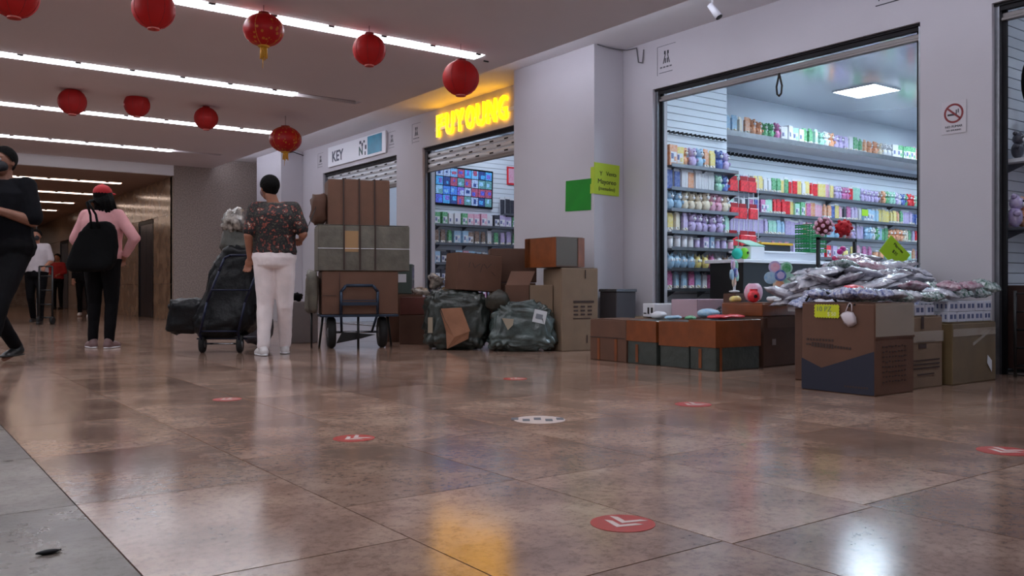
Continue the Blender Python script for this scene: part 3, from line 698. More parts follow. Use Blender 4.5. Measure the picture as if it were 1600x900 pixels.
# ------------------------------------------------------------------ lanterns
M_lan = mat('red_silk', (186, 34, 34), .6, trans=.4, bump=.15, bs=6, coord='Generated')
M_lan2 = mat('gold_print_silk', (196, 18, 26), .45, trans=.3)
nt = M_lan2.node_tree; vn = nt.nodes.new('ShaderNodeTexVoronoi'); vn.inputs['Scale'].default_value = 20; tc = nt.nodes.new('ShaderNodeTexCoord')
nt.links.new(tc.outputs['Object'], vn.inputs['Vector']); rp = nt.nodes.new('ShaderNodeValToRGB'); nt.links.new(vn.outputs['Distance'], rp.inputs[0])
rp.color_ramp.elements[0].position = .22; rp.color_ramp.elements[0].color = lin((190, 130, 40)); rp.color_ramp.elements[1].position = .3; rp.color_ramp.elements[1].color = lin((170, 12, 20))
nt.links.new(rp.outputs[0], nt.nodes['Principled BSDF'].inputs['Base Color'])
M_rib = mat('lantern_rib', (130, 14, 18), .6); M_gold = mat('gold_thread', (206, 150, 40), .5)
def lantern(x, y, z, R, label, ornate=False, zc=ZC):
    r = thing('paper_lantern', label, 'lantern', (x, y, z), random.uniform(0, 1))
    q = NB(); seg, rg = 32, 16; rings = []
    sq = .84 if ornate else .97
    a0 = .28
    for i in range(rg+1):
        t = a0+(PI-2*a0)*i/rg; rings.append([])
        for k in range(seg):
            ph = 2*PI*k/seg; f = 1+(.035 if ornate else .008)*abs(math.sin(ph*(12 if ornate else 8)/2)); f += .006*(i % 2)
            rings[-1].append(q.verts.new((R*f*math.sin(t)*math.cos(ph), R*f*math.sin(t)*math.sin(ph), R*sq*math.cos(t))))
    for a, b in zip(rings[:-1], rings[1:]):
        for k in range(seg): fc = q.faces.new((a[k], b[k], b[(k+1) % seg], a[(k+1) % seg])); fc.smooth = True
    mk('shade', q, M_lan2 if ornate else M_lan, r)
    q = NB()
    for k in range(8):
        ph = 2*PI*k/8; pts = [(R*1.012*math.sin(t)*math.cos(ph), R*1.012*math.sin(t)*math.sin(ph), R*sq*1.005*math.cos(t)) for t in [a0+(PI-2*a0)*i/8 for i in range(9)]]
        for a, b in zip(pts[:-1], pts[1:]): cyl(q, a, b, .0022, seg=4, caps=False)
    o = mk('rib', q, M_rib if not ornate else M_gold, r); o['kind'] = 'stuff'
    zt = R*sq*math.cos(a0); rr = R*math.sin(a0)
    q = NB(); cyl(q, (0, 0, zt-.01), (0, 0, zt+.015), rr*1.02, seg=20, caps=ornate); mk('top_ring', q, M_rib, r)
    q = NB(); cyl(q, (0, 0, -zt-.012), (0, 0, -zt+.01), rr*1.02, seg=20, caps=ornate); mk('bottom_ring', q, M_gold if ornate else mat('pale_ring', (214, 120, 110), .5), r)
    q = NB(); cyl(q, (0, 0, zt), (0, 0, zc-z), .0025, seg=5); cyl(q, (-rr, 0, zt), (rr, 0, zt), .003, seg=5); mk('cord', q, mat('lantern_cord', (60, 20, 20), .7), r)
    if ornate:
        q = NB()
        for k in range(14):
            a = 2*PI*k/14; cyl(q, (rr*.5*math.cos(a), rr*.5*math.sin(a), -zt), (rr*.62*math.cos(a), rr*.62*math.sin(a), -zt-.10-.02*random.random()), .007, .005, 5)
        cyl(q, (-.01, 0, -zt-.08), (-.02, 0, -zt-.2), .006, .002, 5); mk('tassel', q, M_gold, r)
L1 = [(22, -8, 'plain red lantern cut off at the top left corner', False, .17), (240, 13, 'bright red lantern at the top edge, second of the front row', False, .165), (412, 46, 'ornate red and gold lantern with a tassel in the front row', True, .168),
      (577, 77, 'bright red lantern fourth in the front row, before the light strip end', False, .152), (720, 121, 'large dark red lantern at the right end of the front row', False, .182)]
for u, v, lab, orn, R in L1:
    r_ = (u-800)/FP; d = 7.35/(CO-r_*SA); p = D(u, v, d); lantern(p.x, p.y, p.z, R, lab, orn)
for u, v, lab, orn, R in [(113, 158, 'small red lantern at the left end of the rear row', False, .165), (214, 163, 'small red lantern second in the rear row', False, .158), (322, 184, 'small red lantern third in the rear row', False, .155),
                       (446, 217, 'ornate red and gold tasselled lantern ending the rear row', True, .218)]:
    r_ = (u-800)/FP; d = 11.9/(CO-r_*SA); p = D(u, v, d); lantern(p.x, p.y, p.z, R, lab, orn)

# ------------------------------------------------------------------ floor stickers
M_stred = mat('sticker_red', (176, 58, 52), .35); M_stwh = mat('sticker_white', (208, 190, 184), .4); M_strim = mat('sticker_rim', (120, 50, 46), .4)
def sticker(u, v, R, lab, white=False, rz=0):
    p = F(u, v); r = thing('floor_sticker', lab, 'floor sticker', (p.x, p.y, .0004), rz)
    q = NB(); cyl(q, (0, 0, 0), (0, 0, .0012), R, seg=36); mk('disc', q, M_stwh if white else M_stred, r)
    q = NB()
    m = .0009+.0012
    if white:
        for k in range(5): bx(q, (-.12+k*.055, .02*(-1)**k, m), (.035, .07, .001))
        mk('symbol', q, M_decal, r)
    else:
        for s in (-1, 1):
            k_ = R/.088; y0 = s*.022*k_
            plate(q, [(-.056*k_, y0+.030*k_, m), (-.032*k_, y0+.030*k_, m), (0, y0-.002, m), (0, y0-.026*k_, m)], (0, 0, 1), .001)
            plate(q, [(.056*k_, y0+.030*k_, m), (0, y0-.026*k_, m), (0, y0-.002, m), (.032*k_, y0+.030*k_, m)], (0, 0, 1), .001)
        mk('chevron', q, M_stwh, r)
RZ = -CA-.75
sticker(973, 817, .088, 'red round floor sticker with two white chevrons, nearest the camera', rz=RZ+.3)
sticker(553, 684, .088, 'red round floor sticker left of centre in the mid floor', rz=RZ)
sticker(355, 623, .08, 'faded red floor sticker beneath the dark trolley reflection at left', rz=RZ)
sticker(805, 591, .085, 'thin red floor sticker before the bagged cartons', rz=RZ)
sticker(1083, 631, .1, 'pale red floor sticker before the row of orange-taped cartons', rz=RZ)
sticker(1570, 704, .1, 'red floor sticker at the right edge of the floor', rz=RZ)
sticker(843, 655, .125, 'white round floor sticker in the middle of the floor', True, -CA)
for u, v, s, lab in ((75, 865, .028, 'small dark scrap of litter on the grey floor tile'), (1300, 606, .02, 'small scrap of paper beside the big printed carton'), (1132, 575, .02, 'white crumb of packaging before the taped cartons')):
    p = F(u, v); q = NB(); sph(q, (0, 0, .006), (s, s*.4, .006), 8, 5); bx(q, (s*.6, s*.2, .004), (s, s*.2, .004), Matrix.Rotation(.5, 3, 'Z')); tag(mk('litter', q, M_dark if u < 100 else M_white, loc=p), lab, 'litter')

# ------------------------------------------------------------------ cartons
K_brown = mat('kraft_brown', (100, 68, 52), .75, var=.08, vs=5, bump=.05, bs=80)
K_tan = mat('kraft_tan', (130, 108, 88), .75, var=.07, vs=5, bump=.05, bs=80)
K_olive = mat('kraft_olive', (112, 92, 62), .55, var=.1, vs=5, coat=.3)
K_dark = mat('kraft_dark', (88, 58, 44), .75, var=.1, vs=5)
K_orange = mat('orange_tape', (128, 68, 34), .3, var=.15, vs=7, coat=.4, bump=.1, bs=20)
K_green = mat('grey_green_wrap', (62, 68, 64), .38, var=.18, vs=9, bump=.35, bs=18, coat=.2)
K_grey = mat('grey_wrap', (96, 90, 80), .5, var=.18, vs=10, bump=.35, bs=18)
K_navy = mat('navy_print', (32, 34, 52), .6); K_ink = mat('carton_ink', (64, 46, 42), .7)
K_clear = mat('clear_tape', (196, 180, 160), .12, coat=.6, alpha=.45); K_inside = mat('carton_inside', (120, 86, 62), .9)
def cbox(name, parent, s, m, bevel=.006, z0=0, bulge=.0, seed=0):
    q = NB(); bx(q, (0, 0, s[2]/2+z0), s)
    if bulge:
        bmesh.ops.subdivide_edges(q, edges=q.edges[:], cuts=5, use_grid_fill=True)
        for v in q.verts:
            a, b, c = v.co.x/s[0]*2, v.co.y/s[1]*2, (v.co.z-z0)/s[2]*2-1
            k = bulge*(1+.6*noise.noise(Vector((v.co.x*6+seed, v.co.y*6, v.co.z*6))))
            v.co.x += a*k*(1-b*b)*(1-c*c); v.co.y += b*k*(1-a*a)*(1-c*c)
            if c > 0: v.co.z += k*.6*(1-a*a)*(1-b*b)
    return mk(name, q, m, parent, bevel, smooth=False)
def carton(label, loc, s, rz=0, m=None, tape=None, group=None, marks=None, bulge=.004, wrap_z=None, name='carton', rot=None):
    """closed carton, origin at the bottom centre; s = (x, y, z)"""
    r = thing(name, label, 'box', loc, rz, group, rot=rot); m = m or K_brown
    sd = random.random()*50
    cbox('body', r, s, m, .006, 0, bulge, sd)
    for k in (-1, 1):
        q = NB(); bb(q, (-s[0]/2+.004, k*.002, s[2]+bulge*.6), (s[0]/2-.004, k*(s[1]/2-.004), s[2]+bulge*.6+.004)); mk('flap', q, m, r, .001)
    if tape:
        q = NB(); zz = s[2]+bulge*.6+.005; bb(q, (-s[0]/2-.002, -.028, zz), (s[0]/2+.002, .028, zz+.001))
        for k in (-1, 1): bb(q, (k*(s[0]/2+bulge+.001), -.028, s[2]*.72), (k*(s[0]/2+bulge+.0025), .028, zz+.001))
        mk('tape', q, tape, r)
    if wrap_z:      # orange tape sleeve over the upper part
        z0, z1 = wrap_z; q = NB(); e = bulge+.004
        for k in (-1, 1):
            bb(q, (k*(s[0]/2+e-.003), -s[1]/2-e, z0), (k*(s[0]/2+e), s[1]/2+e, z1)); bb(q, (-s[0]/2-e, k*(s[1]/2+e-.003), z0), (s[0]/2+e, k*(s[1]/2+e), z1))
        mk('tape_sleeve', q, K_orange, r, .002)
    for mm in (marks or []):
        face, a, z, w, h, mt = mm; q = NB(); e = bulge+.003
        if face == 'L': bx(q, (-s[0]/2-e, a, z), (.003, w, h))      # faces -x
        else: bx(q, (a, -s[1]/2-e, z), (w, .003, h))                 # faces -y
        mk('print', q, mt, r)
    return r
def vt(a): return ('L', a, .09, .03, .15, K_orange)
lw = dict(m=K_green)
carton('kraft carton at the left end of the low display row', (5.41, 5.70, 0), (.40, .46, .36), .01, K_brown, marks=[('L', -.11, .1, .03, .19, K_orange), ('L', .11, .1, .03, .19, K_orange), ('F', .0, .1, .03, .19, K_orange), ('L', 0, .205, .44, .006, K_ink)])
carton('orange-taped grey carton second from the left in the display row', (5.41, 5.275, 0), (.40, .34, .362), -.015, K_green, wrap_z=(.19, .365), marks=[vt(0.05)])
carton('orange-taped grey carton third from the left in the display row', (5.42, 4.92, 0), (.40, .31, .366), .01, K_green, wrap_z=(.17, .37))
carton('wide orange-taped green-grey carton at the corner of the display row', (5.46, 4.60, 0), (.50, .27, .385), -.04, K_green, wrap_z=(.18, .39), marks=[vt(.02), ('F', -.2, .09, .025, .18, K_orange)])
carton('brown carton with a recycling mark behind the big printed carton', (6.03, 4.70, 0), (.46, .40, .40), .02, K_dark, marks=[('F', -.1, .2, .05, .05, mat('pale_print', (150, 130, 124), .6)), ('F', 0, .36, .37, .09, K_brown)])
carton('flat orange-taped carton stacked behind the display row', (6.03, 4.72, .408), (.44, .42, .105), .0, K_orange)
for i, (x, y, sx, sy, m, l) in enumerate([(6.0, 5.72, .48, .42, K_tan, 'left carton under the white goods behind the display row'), (6.05, 5.24, .52, .44, K_brown, 'middle carton under the pink crate behind the display row')]):
    carton(l, (x, y, 0), (sx, sy, .37), 0, m)
carton('small brown carton carrying the side-on flower toy', (6.18, 5.10, .378), (.16, .13, .21), .1, K_dark)
# pink crate & small goods on the second row
r = thing('storage_crate', 'pale pink carton tray behind the orange-taped cartons', 'box', (6.1, 5.38, .378), .03)
q = NB()
for k in (-1, 1): bb(q, (k*.27, -.15, 0), (k*.262, .15, .16)); bb(q, (-.27, k*.15, 0), (.27, k*.142, .16))
bb(q, (-.27, -.15, 0), (.27, .15, .006)); mk('tray', q, mat('pink_card', (188, 160, 170), .6), r, .002)
q = NB()
for k in range(9): bx(q, (-.22+k*.055, random.uniform(-.05, .05), .13), (.05, .2, .05), Matrix.Rotation(random.uniform(-.4, .4), 3, 'Z'))
o = mk('wrapped_goods', q, M_white, r, .01); o['kind'] = 'stuff'
r = thing('small_box', 'white box with black pictograms behind the display row', 'box', (5.82, 5.66, .378), -.25)
q = NB(); bb(q, (-.12, -.1, 0), (.12, .1, .12)); mk('body', q, M_white, r, .004)
for k, (y, z, w, h) in enumerate([(-.06, .06, .035, .05), (.0, .055, .03, .06), (.06, .03, .05, .012)]):
    q = NB(); bx(q, (-.121, y, z), (.002, w, h)); mk('pictogram', q, M_black, r)
def packet(label, loc, s, m, rz=0, group=None, name='plastic_packet', rx=0):
    q = NB(); sph(q, (0, 0, s[2]/2), (s[0]/2, s[1]/2, s[2]/2), 14, 8)
    for v in q.verts:
        v.co.x = math.copysign(abs(v.co.x/(s[0]/2))**.6, v.co.x)*s[0]/2; v.co.y = math.copysign(abs(v.co.y/(s[1]/2))**.6, v.co.y)*s[1]/2
        v.co += Vector((0, 0, 1))*.012*noise.noise(v.co*22+Vector(loc)*3)
    return tag(mk(name, q, m, loc=loc, rot=(rx, 0, rz)), label, 'packet', group)
packet('pale blue packet on top of the taped cartons', (5.75, 5.02, .385), (.2, .14, .08), PM['pale blue'])
packet('flat red packet lying on the corner carton', (5.5, 4.62, .398), (.38, .2, .03), PM['red'], .1)
packet('small green packet at the edge of the taped cartons', (5.36, 4.87, .381), (.12, .08, .03), PM['green'], .4)
packet('pale blue shiny packet on the third carton', (5.36, 5.06, .381), (.12, .14, .03), PM['pale blue'], .4)
packet('crumpled white packet beside the pillar end of the display row', (5.62, 6.0, .378), (.15, .12, .07), M_white, .4) if False else packet('crumpled white packet on the second carton', (5.5, 5.36, .375), (.15, .12, .06), M_white, .4)
r = thing('scissors', 'dark blue handled tool lying beside the pale blue packet', 'tool', (5.86, 4.93, .53), .5)
r.location = (5.9, 4.99, .379)
q = NB(); tube(q, [(-.1, 0, .03), (0, .01, .05), (.12, -.02, .06)], .014, 8); mk('blade', q, mat('navy_plastic', (30, 44, 70), .4), r)
q = NB(); tube(q, [(0.0, 0, .05), (.05, .06, .07), (.12, .05, .09)], .012, 8); mk('handle', q, M_black, r)
# flower toys
def flower(loc, rz, lab, R=.062, z=.22):
    r = thing('flower_toy', lab, 'toy', loc, rz)
    q = NB(); cyl(q, (0, 0, 0), (0, 0, z), .012, seg=8); sph(q, (0, 0, .012), (.05, .05, .012), 12, 6); mk('stem', q, M_white, r)
    for k, c in enumerate(['pink', 'green', 'mint green', 'orange', 'pale blue']):
        a = PI/2+.55-2*PI*k/5; x, zz = .082*math.cos(a), z+.082*math.sin(a)
        q = NB(); cyl(q, (x, .008, zz), (x, -.008, zz), R*.82, seg=20); 
        cyl(q, (x, -.008, zz), (x, -.012, zz), R*.6, seg=18, mi=1); mk('petal', q, [PM[{'pink': 'lilac', 'green': 'mint green', 'mint green': 'mint green', 'orange': 'cream', 'pale blue': 'pale blue'}[c]], PM[c]], r)
    q = NB(); cyl(q, (0, -.004, z), (0, -.022, z), R*.75, seg=20); cyl(q, (0, -.022, z), (0, -.026, z), R*.5, seg=16, mi=1); mk('centre', q, [PM['deep blue'], PM['lilac']], r)
flower((6.09, 4.55, .524), -CA, 'pastel five-petal flower toy with a blue centre, facing the corridor')
flower((6.18, 5.10, .597), -CA+1.05, 'pastel flower toy seen from the side on a small brown carton', .055, .18)
r = thing('toy_bag', 'small red toy bag with a black dot beside the flower toy', 'toy', (5.84, 4.62, .522), -.5)
q = NB(); sph(q, (0, 0, .05), (.055, .035, .052), 12, 8); bx(q, (0, 0, .1), (.06, .02, .02)); mk('bag', q, PM['red'], r); q = NB(); cyl(q, (0, -.032, .05), (0, -.04, .05), .014, seg=12); mk('dot', q, M_black, r)
packet('clear pinkish bag of goods above the red toy bag', (6.09, 4.82, .522), (.16, .14, .16), PM['pink'], .3)
packet('olive yellow toy lying below the flower toy', (5.88, 4.56, .522), (.1, .07, .05), mat('olive_yellow', (170, 150, 40), .5), .2) if False else None
for k, (x, y, c) in enumerate([(6.1, 4.62, 'white'), (5.9, 4.86, 'yellow')]):
    packet(['white packet at the foot of the flower toy', 'yellow packet behind the red toy bag'][k], (x, y, .522), (.12, .09, .05), PM[c], k)

LATE = []
# big printed carton with mask and neon tag
r = carton('big brown carton with a navy chevron print in the front', (4.975, 3.14, 0), (.43, .50, .545), .0, K_brown, name='printed_carton', bulge=.003)
q = NB(); n_ = (-1, 0, 0); x = -.2195
plate(q, [(x, .249, .005), (x, .249, .20), (x, .105, .145), (x, -.249, .265), (x, -.249, .005)], n_, .001); mk('navy_chevron', q, K_navy, r)
q = NB()
for k in range(9): bx(q, (x, .205-k*.022, .318), (.002, .014, .014))
bx(q, (x, .2, .288), (.002, .03, .01))
for k in range(14): bx(q, (x, .17-k*.02, .288-.001*k), (.002, .014, .026 if k < 8 else .014))
for k in range(6): bx(q, (x, .08-k*.05, .03), (.002, .002, .002))
for k in range(9): bx(q, (x, -.06-k*.018, .045), (.003, .012, .012))
mk('print', q, K_ink, r)
for z in (.20, .23, .26, .29, .17, .14, .11, .08): 
    q = NB()
    for k in range(8): bx(q, (-.13+k*.034, -.2555, z+random.uniform(-.003, .003)), (random.uniform(.012, .026), .002, .009))
    mk('print', q, K_ink, r)
q = NB(); bx(q, (.0, -.254, .45), (.42, .002, .2)); mk('clear_tape', q, K_clear, r)
q = NB(); bx(q, (0, -.2545, .345), (.43, .003, .012)); mk('edge_fold', q, K_dark, r)
tg = thing('price_tag', 'jagged neon yellow tag taped on the big printed carton', 'tag', (4.75, 3.205, .497)); pts = []
W2, H2 = .083, .037
n = 9
for k in range(n*2): pts.append((0, W2-2*W2*k/(n*2), H2+(.006 if k % 2 else 0)))
for k in range(8): pts.append((0, -W2-(.006 if k % 2 else 0), H2-2*H2*k/8))
for k in range(n*2): pts.append((0, -W2+2*W2*k/(n*2), -H2-(.006 if k % 2 else 0)))
for k in range(8): pts.append((0, W2+(.006 if k % 2 else 0), -H2+2*H2*k/8))
q = NB(); plate(q, pts, (-1, 0, 0), .002); mk('card', q, mat('neon_yellow', (206, 214, 30), .55), tg)
text('lettering', '10 PZ', .045, mat('pale_ink', (120, 140, 96), .7), tg, (-.0005, .02, .012), ROT_WALL); text('lettering', '$ 50', .034, mat('white_ink', (226, 228, 170), .7), tg, (-.0005, -.035, -.018), ROT_WALL)
r = thing('face_mask', 'white cup face mask taped on the big printed carton', 'face mask', (4.752, 3.055, .455))
q = NB(); vs_ = []
prof = [(-.058, .02), (-.03, -.03), (0, -.05), (.03, -.045), (.055, -.028), (.05, .01), (.03, .04), (-.01, .045), (-.04, .035)]
c = q.verts.new((-.022, 0, 0)); mid = [q.verts.new((-.017, -a*.6, b*.6)) for a, b in prof]; out = [q.verts.new((-.001, -a, b)) for a, b in prof]
for k in range(len(prof)):
    j = (k+1) % len(prof); q.faces.new((c, mid[k], mid[j])); q.faces.new((mid[k], out[k], out[j], mid[j]))
q.faces.new(list(reversed(out))); bmesh.ops.recalc_face_normals(q, faces=q.faces); mk('cup', q, mat('mask_fabric', (214, 204, 210), .7), r, smooth=True)
q = NB(); tube(q, [(-.003, .02, .04), (-.003, .0, .085), (-.003, -.01, .095), (-.003, -.022, .085), (-.003, -.022, .045)], .003, 6); mk('ear_loop', q, mat('mask_fabric', (214, 204, 210), .7), r)
q = NB(); bx(q, (-.002, .0, .08), (.002, .02, .02)); bx(q, (-.002, -.04, .085), (.002, .012, .012)); mk('tape', q, M_dark, r)
r = carton('tan carton second in the front line of three large cartons', (5.43, 3.17, 0), (.43, .44, .455), .0, K_tan)
q = NB()
for z, w in ((.30, .22), (.18, .34), (.155, .34), (.13, .34), (.09, .2)): bx(q, (0, -.226, z), (w, .002, .009))
bx(q, (-.04, -.226, .27), (.09, .002, .03)); bx(q, (-.04, -.226, .42), (.03, .002, .08)); mk('print', q, K_ink, r)
q = NB(); bx(q, (0, -.2268, .33), (.43, .0015, .07)); mk('clear_tape', q, K_clear, r)
r = carton('olive-brown film-wrapped carton at the right end of the front line', (6.02, 3.16, 0), (.62, .47, .405), .02, K_olive)
q = NB(); bx(q, (-.01, -.2405, .345), (.6, .0015, .05)); bx(q, (.1, -.2412, .31), (.3, .0015, .02), Matrix.Rotation(-.35, 3, 'Y')); mk('clear_tape', q, K_clear, r)
q = NB(); plate(q, [(.17, -.243, .18), (.23, -.243, .14), (.23, -.243, .06), (.165, -.243, .125)], (0, -1, 0), .002); mk('shipping_label', q, M_white, r)
carton('plain brown carton hidden behind the big printed carton', (5.43, 3.60, 0), (.44, .34, .50), 0, K_dark)
for i in range(4):
    for j in range(3): LATE.append((5.26+i*.12, 3.50+j*.11, .538+(.05 if (i+j) % 2 else 0)))
# white small boxes
wb = NB(); bx(wb, (0, 0, .034), (.11, .1, .068)); M_wb = mat('white_carton', (206, 208, 222), .5)
bxr = thing('small_box', 'small white box with blue glyphs stacked on the olive-brown carton', 'box', (5.78, 3.0, .413), group='small white boxes in the front line')
mk('body', wb, M_wb, bxr, .003)
q = NB()
for a, w in ((-.03, .012), (-.012, .01), (.02, .01), (.035, .008)): bx(q, (a, -.051, .036), (w, .002, .03)); 
for a in (-.03, .0, .03): bx(q, (-.056, a, .036), (.002, .01, .03))
mk('glyph', q, mat('blue_ink', (70, 84, 130), .6), bxr)
first = True
for lay in range(2):
    for j in range(2):
        for k in range(5):
            p = (5.78+k*.116+random.uniform(-.004, .004)+lay*.012, 3.0+j*.105, .413+lay*.07)
            if first: first = False; bxr.location = p; continue
            dup(bxr, p, (0, 0, random.uniform(-.08, .08)))
for k in range(6):
    dup(bxr, (5.28+(k % 3)*.125, 3.02+(k//3)*.12, .463), (0, 0, random.uniform(-.1, .1)), 'small white box with blue glyphs on the tan carton', 'small white boxes on the tan carton')
# display table with heap of clear packs
r = thing('display_table', 'low folding table carrying the heap of bagged goods', 'table', (6.17, 3.81, 0))
q = NB(); bb(q, (-.47, -.38, .46), (.47, .38, .50)); mk('tabletop', q, M_white, r, .004)
for a in (-1, 1):
    for b in (-1, 1):
        q = NB(); cyl(q, (a*.4, b*.32, 0), (a*.4, b*.32, .46), .015, seg=8); mk('leg', q, M_steel, r)
HP = [('clear', mat('clear_pack_white', (160, 162, 178), .18, col2=(216, 216, 226), vs=18, bump=.8, bs=26, coat=.7)), ('blue-dotted', mat('clear_pack_blue', (206, 208, 226), .18, col2=(84, 96, 156), vs=34, bump=.8, bs=26, coat=.7)),
      ('grey', mat('clear_pack_grey', (188, 184, 192), .2, col2=(104, 98, 112), vs=20, bump=.8, bs=26, coat=.7)), ('pinkish', mat('clear_pack_pink', (206, 188, 198), .2, col2=(160, 104, 124), vs=20, bump=.8, bs=26, coat=.7)),
      ('dark', mat('clear_pack_dark', (96, 94, 112), .2, col2=(26, 26, 36), vs=20, bump=.5, bs=18, coat=.5)), ('green-printed', mat('clear_pack_green', (206, 214, 216), .2, col2=(50, 96, 80), vs=34, bump=.8, bs=26, coat=.7))]
packm = []
for s in range(6):
    q = NB(); nx, ny = 14, 11; top = {}; bot = {}
    for i in range(nx+1):
        for j in range(ny+1):
            x, y = i/nx*2-1, j/ny*2-1
            t = max(0, (1-abs(x)**2.6)*(1-abs(y)**2.6))**.6
            cr = noise.noise(Vector((x*2.2+s*9, y*2.2, 1)))*.4+abs(noise.noise(Vector((x*5+s*5, y*5, 3))))*.5
            wx = x*.125*(1+.06*noise.noise(Vector((y*3, s, 0)))); wy = y*.092*(1+.08*noise.noise(Vector((x*3, s, 5))))
            e = .010*noise.noise(Vector((x*3+s, y*3, 7)))
            top[i, j] = q.verts.new((wx, wy, .030*t*(1+cr)+e)); bot[i, j] = q.verts.new((wx, wy, -.022*t+e-.001))
    for i in range(nx):
        for j in range(ny):
            q.faces.new((top[i, j], top[i+1, j], top[i+1, j+1], top[i, j+1])); q.faces.new((bot[i, j], bot[i, j+1], bot[i+1, j+1], bot[i+1, j]))
    for i in range(nx): q.faces.new((bot[i, 0], bot[i+1, 0], top[i+1, 0], top[i, 0])); q.faces.new((top[i, ny], top[i+1, ny], bot[i+1, ny], bot[i, ny]))
    for j in range(ny): q.faces.new((top[0, j], top[0, j+1], bot[0, j+1], bot[0, j])); q.faces.new((bot[nx, j], bot[nx, j+1], top[nx, j+1], top[nx, j]))
    me = bpy.data.meshes.new('bagged_goods'); q.to_mesh(me); q.free()
    for p in me.polygons: p.use_smooth = True
    me.materials.append(HP[0][1]); packm.append(me)
def heap_item(x, y, z, t, where, group, sc=1, tilt=.3):
    o = bpy.data.objects.new('bagged_goods', random.choice(packm)); COL.objects.link(o)
    o.material_slots[0].link = 'OBJECT'; o.material_slots[0].material = HP[t][1]
    o.location = (x, y, z); o.rotation_euler = (random.uniform(-tilt, tilt), random.uniform(-tilt, tilt), random.uniform(0, PI)); o.scale = (sc*random.uniform(.85, 1.2), sc*random.uniform(.85, 1.1), random.uniform(.9, 1.3))
    tag(o, '%s bagged goods %s' % (HP[t][0], where), 'packet', group)
def heap_h(x, y): return .50+.34*math.exp(-(((x-6.15)/.62)**2+((y-3.85)/.5)**2)*.8)
for lay in range(7):
    for i in range(6):
        for j in range(5):
            x = 5.70+i*.165+random.uniform(-.03, .03); y = 3.50+j*.17+random.uniform(-.03, .03); z = .533+lay*.054
            if z > heap_h(x, y)+.03: continue
            t = random.choices([0, 1, 2, 3, 4, 5], [5, 2, 2.5, 1.6, 1.2, 1])[0]
            if x < 5.8: t = random.choice([0, 0, 2])
            heap_item(x, y, z, t, 'in the heap on the low table', 'bagged goods heaped on the low table')
for i in range(3):
    for j in range(3): heap_item(4.84+i*.135, 2.98+j*.16, .592+random.uniform(0, .006), random.choice([1, 1, 0]), 'piled on the big printed carton', 'bagged goods on the big printed carton', .62, .12)
for i in range(4):
    for j in range(2): heap_item(5.26+i*.13, 3.02+j*.2, .578, random.choice([0, 5, 1, 5]), 'over the boxes on the tan carton', 'bagged goods on the tan carton', .7, .15)
for i in range(6):
    for j in range(2): heap_item(5.78+i*.12, 3.03+j*.19, .60+(.05 if (i+j) % 2 else 0), random.choice([0, 5, 5, 1, 0, 3]), 'on top of the small white boxes', 'bagged goods on the small white boxes', .72, .25)
for x, y, z in LATE: heap_item(x, y, z, random.choice([0, 0, 2, 1]), 'behind the big printed carton', 'bagged goods behind the big printed carton', .9, .2)
r = thing('lanyard', 'black strap loop lying on the big printed carton', 'strap', (4.83, 3.33, .555))
q = NB(); tube(q, [(-.03, .06, .0), (-.02, .03, .05), (0, -.03, .075), (.0, -.09, .05), (.0, -.14, .0)], .007, 6); mk('cord', q, M_black, r)
packet('red packet among the clear bags behind the printed carton', (5.5, 3.50, .60), (.2, .12, .06), PM['red'], .3)
r = thing('steel_bin', 'dark grey metal box standing at the foot of the pillar', 'bin', (6.42, 6.86, 0))
q = NB(); bb(q, (-.14, -.13, 0), (.14, .13, .60)); mk('body', q, mat('grey_sheet', (84, 80, 84), .45, .4), r, .006)
q = NB(); bb(q, (-.15, -.14, .60), (.15, .14, .63)); mk('lid', q, M_alu, r, .004)

# ------------------------------------------------------------------ pile before the games shop
r = carton('tall tan carton with printed lines standing at the pillar', (5.86, 6.98, 0), (.42, .42, .84), -CA+.42, K_tan, name='tall_carton')
q = NB(); e = -.216
bx(q, (.04, e, .50), (.24, .002, .022))
for z in (.45, .41, .37):
    for k in range(3): bx(q, (-.05+k*.08, e, z), (.05, .002, .018))
bx(q, (.02, e, .33), (.2, .002, .01)); bx(q, (.06, e, .78), (.012, .002, .09)); bx(q, (.08, e, .12), (.012, .002, .08)); mk('print', q, K_ink, r)
def lump(name, parent, c, s, m, seed, amp=.06, fr=5, p=.6, sub=4, flat=True, wr=.015, taper=0, lean=0):
    q = NB(); bmesh.ops.create_icosphere(q, subdivisions=sub, radius=1)
    for v in q.verts:
        x, y, z = v.co
        x = math.copysign(abs(x)**p, x); y = math.copysign(abs(y)**p, y); z = math.copysign(abs(z)**p, z)
        t = 1-taper*(z+1)/2
        w = Vector((x*s[0]/2*t+lean*(z+1)/2, y*s[1]/2*t, (z+1)*s[2]/2))
        nn = noise.noise(w*fr+Vector((seed*7.1, 0, 0)))
        n2 = abs(noise.noise(w*fr*3.3+Vector((seed*3.3, 5, 0))))
        d = v.co.normalized()
        w += d*(amp*nn - wr*(1-n2*3))
        if flat and w.z < .004: w.z = .004*random.random()
        v.co = w+Vector(c)
    return mk(name, q, m, parent, smooth=True)
P_green = mat('green_sack', (44, 50, 46), .32, var=.25, vs=8, bump=.5, bs=20, coat=.3)
P_teal = mat('teal_film', (50, 58, 54), .26, col2=(76, 90, 88), vs=6, bump=.7, bs=14, coat=.6)
P_black = mat('black_film', (9, 9, 13), .42, bump=.5, bs=14, spec=.3)
P_olive = mat('olive_sack', (60, 58, 50), .45, var=.2, vs=8, bump=.5, bs=16)
P_silver = mat('silver_film', (170, 160, 150), .25, col2=(70, 62, 58), vs=16, bump=.8, bs=16, coat=.4)
p = D(713, 449, 9.2)
r = thing('wrapped_sack', 'dark green plastic sack torn open with a brown cardboard flap', 'sack', (p.x, p.y, 0), -CA)
